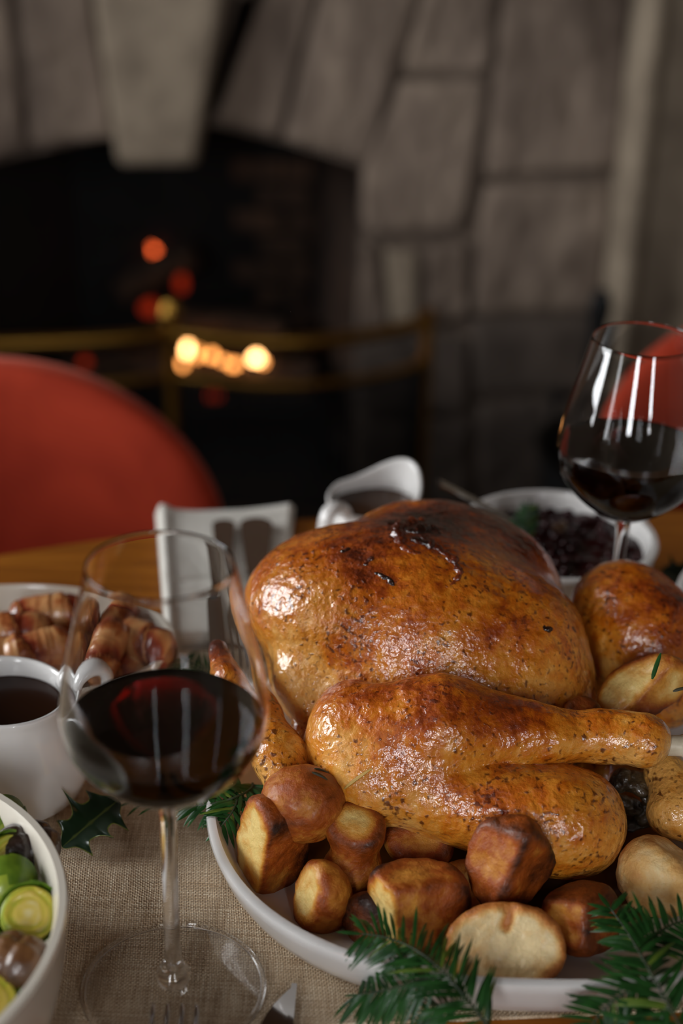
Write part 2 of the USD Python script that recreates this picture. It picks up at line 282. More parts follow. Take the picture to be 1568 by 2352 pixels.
skin('roast_skin', [(.0, srgb(218, 158, 78)), (.2, srgb(206, 130, 38)), (.42, srgb(186, 96, 14)), (.6, srgb(146, 60, 9)), (.8, srgb(84, 27, 4)), (1.0, srgb(32, 11, 4))], srgb(76, 24, 5))
mottled('bone', [(.3, srgb(176, 158, 128)), (.7, srgb(216, 204, 180))], 80, .4)
mottled('stuffing', [(.3, srgb(26, 20, 14)), (.7, srgb(88, 72, 48))], 70, .3, .003, 200, coat_weight=.6)
# roast potato: crust against cut face
def potato_look(name, pale, mid, crust, dark):
    look(name, {
        'g': ('geometry', {}), 'n': ('noise_texture', dict(scale=60, detail=6, roughness=.65, distortion=.4)), 'a': ('attribute', dict(attribute='crust')), 'mx': mth('multiply_add', value2=1.1, value3=-.55), 'sum': mth('add'),
        'r': ('rgb_ramp', dict(ramp=[(.0, pale), (.3, mid), (.62, crust), (1.0, dark)])), 'b1': ('noise_texture', dict(scale=150, detail=6, roughness=.62)), 'b': ('bump', dict(distance=.0022, strength=.9)),
        'p': ('principled_bsdf', dict(roughness=.48, specular_ior_level=.35, subsurface_weight=.12, subsurface_scale=.003, subsurface_radius=(1, .5, .2), coat_weight=.15, coat_roughness=.2))},
        [('g.position', 'n.vector'), ('n.fac', 'mx.value1'), ('mx.value', 'sum.value1'), ('a.fac', 'sum.value2'), ('sum.value', 'r.fac'), ('r.color', 'p.base_color'), ('g.position', 'b1.vector'), ('b1.fac', 'b.height'), ('b.normal', 'p.normal')])
potato_look('potato', srgb(228, 196, 122), srgb(206, 142, 54), srgb(152, 72, 15), srgb(44, 17, 5))
potato_look('potato_pale', srgb(238, 210, 158), srgb(228, 178, 108), srgb(198, 124, 58), srgb(116, 54, 20))
# bacon rolls
look('bacon', {'a': ('attribute', dict(attribute='wrap')), 'g': ('geometry', {}), 'n': ('noise_texture', dict(scale=90, detail=4, distortion=.5)), 's': mth('multiply_add', value2=1.1, value3=-.55), 'q': mth('add'),
               'r': ('rgb_ramp', dict(ramp=[(.0, srgb(104, 36, 18)), (.18, srgb(142, 58, 32)), (.4, srgb(184, 120, 72)), (.62, srgb(196, 144, 92)), (.82, srgb(160, 88, 42)), (1.0, srgb(110, 48, 22))])),
               'b': ('bump', dict(distance=.001, strength=.6)), 'p': ('principled_bsdf', dict(roughness=.32, coat_weight=.4, subsurface_weight=.1, subsurface_scale=.003))},
     [('g.position', 'n.vector'), ('n.fac', 's.value1'), ('a.fac', 'q.value1'), ('s.value', 'q.value2'), ('q.value', 'r.fac'), ('r.color', 'p.base_color'), ('n.fac', 'b.height'), ('b.normal', 'p.normal')])
mottled('sausage', [(.3, srgb(112, 62, 30)), (.7, srgb(168, 108, 60))], 60, .35, coat_weight=.3)
look('pane', {'t': ('transparent_bsdf', {}), 'g': ('glossy_bsdf', dict(roughness=0.0)), 'f': ('fresnel', dict(IOR=1.5)), 'x': ('mix_closure', {})}, [('f.fac', 'x.fac'), ('t.BSDF', 'x.closure1'), ('g.BSDF', 'x.closure2')], surface='x.closure')

# ---------------------------------------------------------------- the room
X0, X1, Y0, YW, ZC = -2.35, 2.7, -1.85, 2.50, 2.5
struct('floor', box(X0, X1, Y0, YW + .6, -.05, 0), 'floorboard')
struct('ceiling', box(X0, X1, Y0, YW + .6, ZC, ZC + .05), 'floorboard')
struct('wall_right', box(X1, X1 + .1, Y0, YW + .6, 0, ZC), 'plaster')
def holed_wall(axis, at0, lo, hi, holes):  # a wall with rectangular openings, 10 cm thick
    poly = sg.box(lo[0], lo[1], hi[0], hi[1])
    for h in holes: poly = poly.difference(sg.box(*h))
    m = trimesh.creation.extrude_polygon(poly, .1, engine='earcut'); v = np.array(m.vertices)
    v = np.stack([at0 - v[:, 2], v[:, 0], v[:, 1]], 1) if axis == 'x' else np.stack([v[:, 0], at0 - v[:, 2], v[:, 1]], 1)
    m = trimesh.Trimesh(v, m.faces, process=False); m.fix_normals(); return m
WIN = [('x', .40, 1.66), ('x', -1.25, -.75)]
struct('wall_left', holed_wall('x', X0 + .1 - .1, (Y0, 0), (YW + .6, ZC), [(a, .87, b, 2.37) for _, a, b in WIN]), 'plaster')
struct('wall_front', holed_wall('y', Y0, (X0, 0), (X1, ZC), [(-1.05, 1.10, -.55, 2.40), (.575, 1.10, .925, 2.40)]), 'plaster')
def window(axis, a, b, z0, z1, d, mull=1):
    p = numbered('/World', ('window_1' if a > 0 else 'window_2') if axis == 'x' else ('window_4' if a > 0 else 'window_3')); UsdGeom.Xform.Define(stage, p); tag(stage.GetPrimAtPath(p), kind='structure')
    def bar(u0, u1, w0, w1): return box(d - .06, d - .02, u0, u1, w0, w1) if axis == 'x' else box(u0, u1, d - .06, d - .02, w0, w1)
    w = .05
    obj('window_frame', join(bar(a, a + w, z0, z1), bar(b - w, b, z0, z1), bar(a, b, z0, z0 + w), bar(a, b, z1 - w, z1)), 'paint', p)
    if mull: obj('mullion', bar(a + .13, a + .15, z0 + w, z1 - w), 'paint', p)
    pane = box(d - .042, d - .038, a + w, b - w, z0 + w, z1 - w) if axis == 'x' else box(a + w, b - w, d - .042, d - .038, z0 + w, z1 - w)
    obj('pane', pane, 'pane', p)
for ax_, a_, b_ in WIN: window(ax_, a_, b_, .87, 2.37, X0, a_ > 0)
window('y', -1.05, -.55, 1.10, 2.40, Y0, 0); window('y', .575, .925, 1.10, 2.40, Y0, 0)

# chimney breast: backing wall with the fireplace opening, dressed with stones
AR = np.array([aty(x, y, YW) for x, y in [(-100, 408), (0, 376), (120, 348), (245, 325), (365, 306), (490, 296), (660, 338), (830, 392)]])
OX0, OX1 = AR[0, 0], AR[-1, 0]             # the opening
opening = sg.Polygon([(OX0, -.01), *map(tuple, AR[:, [0, 2]]), (OX1, -.01)])
def px_poly(pts, Y): q = np.array([aty(x, y, Y) for x, y in pts]); return sg.Polygon(q[:, [0, 2]])
slot = px_poly([(552, -30), (606, -30), (492, 275), (466, 275)], YW)                 # the open joint right of the keystone
back = sg.box(X0, 0, X1, ZC).difference(opening).difference(slot)
m = trimesh.creation.extrude_polygon(back, .12, engine='earcut'); v = np.array(m.vertices)
m = trimesh.Trimesh(np.stack([v[:, 0], YW + .12 - v[:, 2] + .03, v[:, 1]], 1), m.faces, process=False); m.fix_normals()
wall = struct('wall_back', m, 'mortar', smooth=False)
def stone(poly, seed, depth=.016, mat='stone', rough=.011, gap=.0022, name='stone'):
    """A squared block: an outline with a rounded, uneven face."""
    poly = poly.buffer(-gap).simplify(.001)
    if poly.is_empty: return
    if poly.geom_type != 'Polygon': poly = max(poly.geoms, key=lambda g: g.area)
    L = poly.exterior.length; n = max(24, int(L / .02)); ring = np.array([poly.exterior.interpolate(t, normalized=True).coords[0] for t in np.arange(n) / n])
    c = np.array(poly.centroid.coords[0]); rings = []
    for s, d in ((1.0, -.02), (1.0, depth * .55), (.965, depth * .9), (.86, depth), (.6, depth), (.3, depth), (.001, depth)):
        q = c + (ring - c) * s; p3 = np.stack([q[:, 0], np.full(n, YW + .03 - d), q[:, 1]], 1)
        if d > 0: p3[:, 1] -= (meshkit.fbm(p3 * 14 + seed, 3, seed) - .5) * 2 * rough
        rings.append(p3)
    v = np.concatenate(rings); f = grid_faces(len(rings), n, wrap_v=True); m = trimesh.Trimesh(v, f, process=False); m.merge_vertices(); m.fix_normals()
    obj(name, m, mat, wall, smooth=50)
YS = YW
seen = [   # stones as the picture shows them around the arch
    ([(200, -120), (545, -120), (455, 378), (272, 380)], 'keystone'),
    ([(20, -120), (185, -120), (262, 325), (68, 345)], 'stone'), ([(-150, -120), (5, -120), (55, 345), (-120, 420)], 'stone'),
    ([(620, -60), (735, -60), (640, 322), (490, 285)], 'stone'), ([(745, -60), (975, -60), (850, 385), (645, 325)], 'stone'),
    ([(985, -60), (1148, -60), (1130, 172), (920, 178)], 'stone'), ([(915, 190), (1128, 184), (1078, 470), (1045, 545), (832, 545), (830, 400)], 'stone'),
    ([(1160, -60), (1462, -60), (1425, 395), (1110, 415)], 'stone'), ([(1105, 430), (1412, 428), (1392, 722), (1085, 732)], 'stone'),
    ([(830, 562), (865, 565), (890, 760), (815, 770)], 'stone'), ([(880, 580), (962, 580), (958, 770), (898, 770)], 'stone_pale'), ([(980, 575), (1075, 560), (1075, 735), (975, 770)], 'stone'),
    ([(1085, 744), (1390, 734), (1370, 905), (1090, 920)], 'stone_shaded'), ([(815, 785), (1080, 780), (1080, 960), (815, 960)], 'stone_shaded'), ([(1095, 935), (1370, 915), (1350, 1180), (1100, 1180)], 'stone_shaded'), ([(820, 975), (1085, 975), (1085, 1180), (820, 1180)], 'stone_shaded')]
used = []
for i, (pts, kind) in enumerate(seen):
    p = px_poly(pts, YS); used.append(p)
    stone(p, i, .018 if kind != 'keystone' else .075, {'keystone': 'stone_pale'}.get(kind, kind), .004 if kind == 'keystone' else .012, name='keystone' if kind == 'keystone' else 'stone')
rng = np.random.default_rng(5); taken = shapely.unary_union(used).buffer(.012).union(opening.buffer(.01))
z = 0.0                                    # coursed stones over the rest of the chimney breast
while z < 1.9:
    h = rng.uniform(.16, .26); x = -1.25 + rng.uniform(-.1, 0)
    while x < .432:
        w = rng.uniform(.2, .42); p = sg.box(x, z, min(x + w, .432), z + h).difference(taken)
        for g in getattr(p, 'geoms', [p]):
            if not g.is_empty and g.area > .006: stone(g, int(x * 97 + z * 31) % 991 + 40, mat='stone' if z + h / 2 > .42 else 'stone_shaded')  # lowest courses get the colour with shade painted in
        x += w
    z += h
# plaster edge to the right of the stones, and the plain wall beyond
zz = np.array([0, ZC]); ang = np.linspace(0, PI, 12)
prof = np.c_[.465 - .029 * np.cos(ang), YW + .03 - .085 * np.sin(ang) ** .6]
m = trimesh.creation.extrude_polygon(sg.Polygon(prof), ZC, engine='earcut'); struct('trim_1', m, 'stone_pale')
struct('wall_side', box(.492, X1, YW + .0, YW + .028, 0, ZC), 'stone_pale')
struct('added_trim_2', bevel_box(-1.35, .60, YW - .16, YW + .02, 1.04, 1.18, .012), 'floorboard')     # mantel beam out of view, added to darken reflections in the steel
struct('added_trim_3', bevel_box(-1.25, .50, YW - .05, YW + .01, 1.19, 2.46, .008), 'floorboard')     # unseen overmantel panel, added so the cutlery mirrors something dark
# firebox behind the opening
fb = [[OX0, YW + .15], [OX0 + .10, YW + .52], [OX1 - .10, YW + .52], [OX1, YW + .15]]
def panel(p, q, z0, z1, t=.03):
    p, q = np.array(p), np.array(q); n = np.array([-(q - p)[1], (q - p)[0]]); n = n / np.linalg.norm(n) * t
    return trimesh.convex.convex_hull(np.array([[*a, z] for a in (p, q, q + n, p + n) for z in (z0, z1)]))
firebox = numbered('/World', 'firebox'); UsdGeom.Xform.Define(stage, firebox); tag(stage.GetPrimAtPath(firebox), kind='structure')
obj('side_panel', panel(fb[0], fb[1], 0, 1.32), 'soot', firebox, smooth=False); obj('back_panel', panel(fb[1], fb[2], 0, 1.32), 'soot', firebox, smooth=False)
obj('side_panel', panel(fb[2], fb[3], 0, 1.32), 'scorched', firebox, smooth=False); obj('top_panel', box(OX0, OX1, YW + .16, YW + .56, 1.3, 1.34), 'soot', firebox, smooth=False)
tag(stage.GetPrimAtPath(obj('hearth', bevel_box(-1.0, .26, 2.05, YW - .002, 0, .05, .008), 'slate')), 'dark slate hearth slab in front of the stone fireplace', 'hearth')

for r_ in range(9):
    for c_ in range(3):
        bx = -.235 + c_ * .105 + (.05 if r_ % 2 else 0); bz = .10 + r_ * .052
        if bx < .0: obj('brick', bevel_box(bx, min(bx + .10, .04), YW + .508, YW + .53, bz, bz + .046, .004), 'fire_brick', firebox, smooth=False)
obj('floor_slab', box(OX0 + .01, OX1 - .01, YW + .002, YW + .56, 0, .05), 'soot', firebox, smooth=False)
# ---------------------------------------------------------------- the fire
FC = np.array([-.24, YW + .28, .05])
fire = thing('log_fire', 'small orange fire burning on logs in an iron grate', 'fire', FC)
gr = [tube([[FC[0] + x, FC[1] - .11, .17], [FC[0] + x, FC[1] + .11, .17]], .007, 8) for x in np.linspace(-.2, .2, 8)]
gr += [tube([[FC[0] - .2, FC[1] + y, .17], [FC[0] + .2, FC[1] + y, .17]], .009, 8) for y in (-.11, .11)]
gr += [tube([[FC[0] + x, FC[1] + y, .05], [FC[0] + x, FC[1] + y, .2]], .009, 8) for x in (-.2, .2) for y in (-.11, .11)]
obj('grate', join(*gr), 'black_iron', fire)
for k, (a, b, r) in enumerate([((-.53, 2.74, .215), (-.06, 2.70, .215), .04), ((-.40, 2.84, .22), (-.08, 2.86, .215), .045), ((-.36, 2.80, .29), (-.12, 2.77, .275), .036), ((-.44, 2.86, .33), (-.30, 2.83, .42), .03)]):
    obj('log', bumpy(tube(curve([a, (np.array(a) + b) / 2 + [0, 0, .006], b], 18), r, 16), .004, 40, k), 'bark', fire)
def flame(px, py, Y, w, h, lean=0, mat='flame', name='flame'):
    c = aty(px, py, Y); t = np.linspace(0, 1, 12); r = w * np.sin(PI * t ** .75) ** .9 * (1 - .35 * t) + 1e-4
    obj(name, tube(np.c_[c[0] + lean * h * t ** 2, np.full(12, c[1]), c[2] - h / 2 + h * t], r, 12), mat, fire)
for a in [(428, 800, 2.68, .008, .030, .2, 'flame_hot'), (432, 785, 2.70, .007, .022, .1), (420, 835, 2.68, .006, .020, -.2), (452, 812, 2.70, .007, .024, .3), (487, 815, 2.69, .010, .018, 0), (512, 828, 2.69, .006, .012, 0), (536, 836, 2.68, .011, .015, 0),
          (562, 840, 2.69, .006, .012, 0), (588, 821, 2.67, .014, .022, 0, 'flame_hot'), (604, 834, 2.69, .006, .014, .3)]: flame(*a)
for a in [(362, 584, 3.008, .012, .040, -.35, 'ember', 'ember'), (416, 645, 3.008, .013, .050, 0, 'ember_dim', 'ember'), (342, 705, 3.008, .022, .033, .3, 'ember_dim', 'ember'), (195, 830, 2.70, .012, .02, 0, 'ember_dim', 'ember'), (490, 905, 2.69, .02, .02, 0, 'ember_dim', 'ember')]: flame(*a)

# brass fender in front
fender = thing('fire_fender', 'low brass fire fender with bowed rails before the hearth', 'fender', (-.15, 2.25, .05))
ZR, ZL = .475, .405
def rail(pts, z): return curve([CAM + ray(x, y) * (z - CAM[2]) / ray(x, y)[2] for x, y in pts], 50)
RA = rail([(-420, 795), (-200, 800), (0, 790), (200, 782), (392, 765)], ZR); RB = rail([(392, 765), (520, 779), (660, 786), (830, 772), (930, 752), (985, 728)], ZR)
obj('top_rail', tube(RA, .011, 12), 'brass', fender); obj('top_rail', tube(RB, .011, 12), 'brass', fender)
low = lambda R: np.c_[R[:, :2], np.full(len(R), ZL)]
obj('lower_rail', tube(low(RA), .007, 10), 'brass', fender); obj('lower_rail', tube(low(RB), .007, 10), 'brass', fender)
for p in (RA[0], RB[0], RB[-1]):
    big = p is RB[0] or np.allclose(p, RB[0])
    post = lathe([(0, .05), (.02, .05), (.02, .06), (.010, .07), (.010, ZR), (.012, ZR + .012), (.0, ZR + .013)] if not big else
                 [(0, .05), (.022, .05), (.022, .06), (.012, .07), (.012, ZR), (.014, ZR + .012), (.009, ZR + .018), (.018, ZR + .035), (.012, ZR + .052), (0, ZR + .056)], 16, (p[0], p[1], 0))
    obj('post', post, 'brass', fender)
bars = [tube([[p[0], p[1], .06], [p[0], p[1], ZL]], .0028, 5) for R in (RA, RB) for p in R[1:-1]]
tag(stage.GetPrimAtPath(obj('bars', join(*bars), 'black_iron', fender)), kind='stuff')

# fire irons and coal scuttle, black, to the right
TS = aty(1385, 690, 2.30)
irons = thing('fire_iron_stand', 'black iron fire tool stand by the plaster edge', 'fire tools', (TS[0], 2.32, 0))
obj('base', lathe([(0, 0), (.10, 0), (.10, .012), (.03, .025), (0, .025)], 32, (TS[0], 2.32, 0)), 'black_iron', irons)
obj('pole', tube([[TS[0], 2.32, .02], [TS[0], 2.32, .40]], .008, 10), 'black_iron', irons)
obj('hook_bar', tube([[TS[0] - .07, 2.32, .35], [TS[0] + .07, 2.32, .35]], .006, 8), 'black_iron', irons)
obj('handle', lathe([(0, .38), (.011, .38), (.018, .40), (.015, .47), (.020, .505), (.012, .53), (0, .535)], 16, (TS[0], 2.32, 0)), 'black_iron', irons)
obj('poker', tube([[TS[0] - .06, 2.30, .04], [TS[0] - .06, 2.30, .37]], .006, 8), 'black_iron', irons)
obj('shovel', join(tube([[TS[0] + .06, 2.30, .14], [TS[0] + .06, 2.30, .37]], .006, 8), bevel_box(TS[0] + .02, TS[0] + .10, 2.292, 2.305, .02, .15, .003)), 'black_iron', irons)
SC = np.array([.455, 2.0, 0])
scuttle = thing('coal_scuttle', 'black iron coal scuttle standing behind the right red chair', 'coal scuttle', SC)
prof = [(0, .0), (.10, .0), (.115, .01), (.10, .03), (.115, .05), (.15, .20), (.175, .36), (.182, .37), (.176, .372), (.168, .36), (.143, .20), (.108, .055), (0, .05)]
m = lathe(prof, 40, SC); v = np.array(m.vertices); v[:, 2] += np.clip(v[:, 2] - .05, 0, 1) * .55 * -(v[:, 0] - SC[0]); m.vertices = v
obj('bucket', m, 'black_iron', scuttle)
obj('bail_handle', tube(curve([SC + [0, -.17, .33], SC + [-.05, -.11, .47], SC + [-.07, 0, .52], SC + [-.05, .11, .47], SC + [0, .17, .33]], 24), .007, 8), 'black_iron', scuttle)

# ---------------------------------------------------------------- chairs
def make_chair(c, label):
    t = thing('velvet_chair', label, 'chair', (c[0], c[1], 0), 0, 'red velvet chairs behind the table')
    n, k = 72, 14; a = np.arange(n) / n * 2 * PI; ca, sa = np.cos(a), np.sin(a)
    e = np.where(sa >= 0, 2.0, 4.0); ox = .206 * np.sign(ca) * np.abs(ca) ** (2 / e); oz = np.where(sa >= 0, .153, .22) * np.sign(sa) * np.abs(sa) ** (2 / e)
    rows = []
    for s, d in [(0.001, -1), *[(math.sin(q), -abs(math.cos(q)) ** .55) for q in np.linspace(.25, PI / 2, k)], *[(math.sin(q), abs(math.cos(q)) ** .55) for q in np.linspace(PI / 2 + .12, PI - .25, k)], (.001, 1)]:
        x = ox * s; rows.append(np.stack([c[0] + x, c[1] + .034 * d - .9 * x ** 2 + .02, .634 + oz * s], 1))
    m = trimesh.Trimesh(np.concatenate(rows), grid_faces(len(rows), n, wrap_v=True), process=False); m.merge_vertices(); m.fix_normals()
    obj('backrest', m, 'velvet', t, smooth=True)
    obj('seat', bumpy(bevel_box(c[0] - .22, c[0] + .22, c[1] - .42, c[1] + .02, .37, .46, .03).subdivide().subdivide(), .001, 20), 'velvet', t, smooth=True)
    for sx in (-1, 1):
        for sy, y in ((-1, -.38), (1, -.03)):
            obj('leg', tube([[c[0] + sx * .18, c[1] + y, .38], [c[0] + sx * .21, c[1] + y + sy * .03, 0]], [.016, .010], 12), 'black_iron', t)
    return t
CH = make_chair((-.31, 1.25), 'rounded red velvet dining chair at the left before the fire')
copy_of(CH, 'velvet_chair', 'red velvet dining chair on the right, seen through the standing wine glass', (.458, 1.46, 0))

# ---------------------------------------------------------------- table, runner
TC, TA, TB = np.array([.27, .570]), .86, .512
n = 160; a = np.arange(n) / n * 2 * PI
table = thing('dining_table', 'oval wooden dining table with warm brown grain', 'table', (TC[0], TC[1], 0))
rows = []
for s, z in ((.002, T - .035), (.97, T - .035), (.99, T - .032), (1.0, T - .022), (1.0, T - .012), (.996, T - .003), (.985, T), (.6, T), (.002, T)):
    rows.append(np.stack([TC[0] + (TA - (1 - s) * TB if s > .9 else TA * s) * np.cos(a), TC[1] + TB * s * np.sin(a), np.full(n, z)], 1))
m = trimesh.Trimesh(np.concatenate(rows), grid_faces(len(rows), n, wrap_v=True), process=False); m.fix_normals()
obj('tabletop', m, 'table_wood', table)
obj('apron', join(*[box(TC[0] - .6, TC[0] + .6, TC[1] + s * .27 - .012, TC[1] + s * .27 + .012, T - .12, T - .036) for s in (-1, 1)], *[box(TC[0] + s * .6 - .012, TC[0] + s * .6 + .012, TC[1] - .27, TC[1] + .27, T - .12, T - .036) for s in (-1, 1)]), 'table_wood', table)
for sx in (-1, 1):
    for sy in (-1, 1): obj('leg', tube([[TC[0] + sx * .62, TC[1] + sy * .27, T - .04], [TC[0] + sx * .66, TC[1] + sy * .30, 0]], [.038, .022], 16), 'table_wood', table)
# linen runner: a thin cloth lying a little unevenly
RZ = .09
def cloth_z(x, y):
    p = np.stack([x, y, np.zeros_like(x)], -1)
    f = lambda q: np.exp(-q ** 2)
    fold = .0020 * f((x * .5 + (y - .60) + .05) / .016) * f((x + .10) / .07) + .0016 * f((y - .615 - .9 * (x + .075)) / .012) * f((x + .06) / .05)
    return T + .0010 + .0019 * meshkit.fbm(p * 11, 3, 4) + fold
U, V = np.meshgrid(np.linspace(-.50, 1.0, 420), np.linspace(0, 1, 130), indexing='ij')
yb = .5285 + RZ * (U - .072) + .334 * V
top = np.stack([U, yb, cloth_z(U, yb)], -1); bot = top.copy(); bot[..., 2] = T + .0002
nU, nV = U.shape
ft = grid_faces(nU, nV); v = np.vstack([top.reshape(-1, 3), bot.reshape(-1, 3)]); k = nU * nV
loop = np.r_[np.arange(nU) * nV, (nU - 1) * nV + np.arange(1, nV), (np.arange(nU - 1)[::-1]) * nV + nV - 1, np.arange(nV - 1)[::-1][:-1]]
l2 = np.roll(loop, -1); f = np.vstack([ft, ft[:, ::-1] + k, np.c_[loop, l2, l2 + k][:, ::-1], np.c_[loop, l2 + k, loop + k][:, ::-1]])
m = trimesh.Trimesh(v, f, process=False)
if m.volume < 0: m.invert()
tag(stage.GetPrimAtPath(obj('table_runner', m, 'linen', smooth=50)), 'beige woven linen runner along the middle of the table', 'table runner')
CL = .0035                                 # top of the cloth, roughly

# ---------------------------------------------------------------- platter
PC = np.array([.0945, .668]); PA, PB, PN = .162, .151, 2.4
def plat(s, z, n=128):
    a = np.arange(n) / n * 2 * PI; c, q = np.cos(a), np.sin(a)
    return np.stack([PC[0] + (PA - s) * np.sign(c) * np.abs(c) ** (2 / PN), PC[1] + (PB - s) * np.sign(q) * np.abs(q) ** (2 / PN), np.full(n, T + z)], 1)
platter = thing('serving_platter', 'large white oval platter carrying the roast bird', 'platter', (PC[0], PC[1], T + CL))
rows = [plat(.149, .004), plat(.020, .004), plat(.0135, .0052), plat(.009, .009), plat(.0045, .017), plat(.0012, .026), plat(0, .0300), plat(.0004, .0322), plat(.0020, .0332), plat(.0046, .0328), plat(.0066, .0300), plat(.0105, .021), plat(.016, .0135), plat(.026, .0095), plat(.040, .009), plat(.149, .009)]
m = trimesh.Trimesh(np.concatenate(rows), grid_faces(len(rows), 128, wrap_v=True), process=False); m.fix_normals()
obj('dish', m, 'porcelain', platter)
obj('foot_ring', join(trimesh.Trimesh(np.concatenate([plat(.024, .0034), plat(.024, .0048), plat(.030, .0048), plat(.030, .0034)]), grid_faces(4, 128, wrap_v=True, wrap_u=True), process=False)), 'porcelain', platter)

plain('juices', srgb(96, 52, 16), .12, coat_weight=.5)
pj = lambda q, z: np.c_[((plat(q, 0)[:, :2] - PC) * [1, 1] * (1 + .10 * (meshkit.fbm(plat(q, 0) * 60, 2, 9)[:, None] - .5))) + PC + [-.012, .004], np.full(128, T + z)]
m = trimesh.Trimesh(np.concatenate([pj(.150, .0088), pj(.050, .0088), pj(.050, .0096), pj(.055, .0100), pj(.150, .0100)]), grid_faces(5, 128, wrap_v=True), process=False); m.fix_normals()
tag(stage.GetPrimAtPath(obj('roasting_juices', m, 'juices', smooth=30)), 'thin brown roasting juices pooled under the bird', 'juices', kind='stuff')
# ---------------------------------------------------------------- the bird
bird = thing('roast_turkey', 'glazed golden brown roast turkey, breast up on the platter', 'roast turkey', (.06, .70, T + .01))
AX = -.22                                  # the bird's axis: tail end a little nearer
R = rotz_m(AX)
near_c, far_c = aty(925, 1418, .735), aty(1035, 1338, .785)
core_c = np.array([.052, .725, T + .062])
def body_f(p):
    d = smin(ell(p, near_c, (.090, .060, .050), R @ roty_m(.06)), ell(p, far_c, (.068, .052, .0455), R @ roty_m(.20)), .018)
    d = smin(d, ell(p, core_c, (.092, .070, .050), R), .012)
    d = smin(d, ell(p, aty(1215, 1485, .722), (.028, .034, .034), R), .02)
    d = smin(d, cone(p, aty(690, 1560, .70), aty(712, 1640, .683), .014, .008), .012)           # pointed end of the breast
    d = smin(d, ell(p, aty(1430, 1800, .70), (.034, .030, .036)), .012)
    cav = ell(p, aty(1500, 1830, .66), (.032, .02, .02), R)
    return smax(d, -cav, .006)
def roast_of(v, n):                        # how far each spot has browned: most on the crown, least low on the flanks
    up = np.clip((v[:, 2] - (T + .05)) / .09, 0, 1); q = meshkit.fbm(v * 26, 3, 3)
    return .17 + .17 * up + .13 * np.clip(n[:, 2], 0, 1) + .4 * (q - .5)
def spot(v, c, r): return np.exp(-(((v - c) / r) ** 2).sum(1))
def skin_part(name, f, lo, hi, extra=0, h=.0016, amp=.0012, seed=0, spots=()):
    m = solid(f, lo, hi, h); bumpy(m, amp, 45, seed); bumpy(m, .0004, 190, seed + 9, 2)
    v, n = np.array(m.vertices), np.array(m.vertex_normals); r = roast_of(v, n) + extra
    for c, rad, s in spots: r = r + s * spot(v, c, rad)
    return obj(name, m, 'roast_skin', bird, attrs={'roast': r})
body = skin_part('body', body_f, (-.09, .62, T + .0095), (.20, .87, T + .16), seed=1, spots=[
    (aty(975, 1240, .765), (.020, .03, .015), .75), (aty(795, 1268, .715), (.014, .02, .010), .55), (aty(1000, 1320, .74), (.035, .03, .018), .32), (aty(880, 1240, .74), (.05, .05, .014), .08), (aty(1120, 1420, .70), (.03, .03, .012), .16), (aty(1080, 1215, .79), (.03, .03, .02), .2), (aty(1230, 1300, .77), (.03, .03, .03), .28),
    (aty(640, 1560, .70), (.03, .03, .02), -.25), (aty(900, 1590, .69), (.06, .03, .012), -.2), (aty(1150, 1330, .73), (.04, .03, .012), -.18)])
# crinkled dark skin on the crown
def on_body(x, y):                         # first point of the body's surface along a sight line
    d = ray(x, y); d = d / np.linalg.norm(d); t = .6
    for _ in range(80): t += body_f((CAM + d * t)[None])[0] * .7
    return CAM + d * t
def crinkle_on(pts, r, seed, roast=.80):
    r = r * 1.5
    c = curve([on_body(x, y) + [0, .0006, -.0010] for x, y in pts], 60); rr = r * (.45 + 1.1 * meshkit.noise(c * 330, seed)) * np.sin(np.linspace(.12, PI - .12, 60)) ** .5
    m = bumpy(tube(c, rr, 14), .0013, 260, seed); m = m.subdivide(); bumpy(m, .0005, 600, seed + 1, 2)
    obj('skin_fold', m, 'roast_skin', bird, attrs={'roast': np.full(len(m.vertices), roast)})
crinkle_on([(985, 1193), (940, 1200), (912, 1228), (930, 1258), (985, 1275)], .0024, 1)
crinkle_on([(925, 1210), (955, 1222), (990, 1216), (1010, 1228)], .0023, 6, 1.1); crinkle_on([(940, 1238), (975, 1250), (1020, 1262)], .0024, 7, 1.0)
crinkle_on([(955, 1226), (985, 1246), (1012, 1266), (1040, 1290), (1052, 1312), (1030, 1345)], .0020, 2)
crinkle_on([(885, 1207), (940, 1194), (1000, 1192)], .0015, 3, .95); crinkle_on([(780, 1280), (795, 1266), (815, 1256)], .0013, 4, 1.2); crinkle_on([(835, 1300), (850, 1285), (858, 1275)], .0010, 5, 1.0)
crinkle_on([(860, 1315), (885, 1325), (905, 1345)], .0008, 8, 1.0); crinkle_on([(1249, 1438), (1258, 1443), (1266, 1440)], .0012, 9, 1.4)
# leg nearest the camera: drumstick laid over the thigh
D0, D1, D2, D3 = aty(825, 1670, .655), aty(1010, 1675, .645), aty(1350, 1692, .645), aty(1478, 1700, .64)
def drum_f(p):
    d = smin(cone(p, D0, D1, .0235, .0255), cone(p, D1, D2, .0255, .0122), .012)
    d = smin(d, ell(p, aty(800, 1700, .66), (.021, .025, .028)), .01)
    return smin(d, cone(p, D2 + [.008, 0, 0], D3, .0140, .0138), .006)
H0, H1 = aty(860, 1790, .635), aty(1250, 1885, .615)
def thigh_f(p):
    d = smin(cone(p, H0, H1, .020, .0262), ell(p, aty(1330, 1890, .62), (.0235, .026, .027)), .014)
    return smin(d, cone(p, aty(800, 1770, .65), H0, .016, .018), .012)
XL = aty(1040, 1800, .63)[0]
def leg_f(p): return smin(drum_f(p), thigh_f(p), .0012 + .022 * np.clip((XL + .012 - p[..., 0]) / .045, 0, 1))
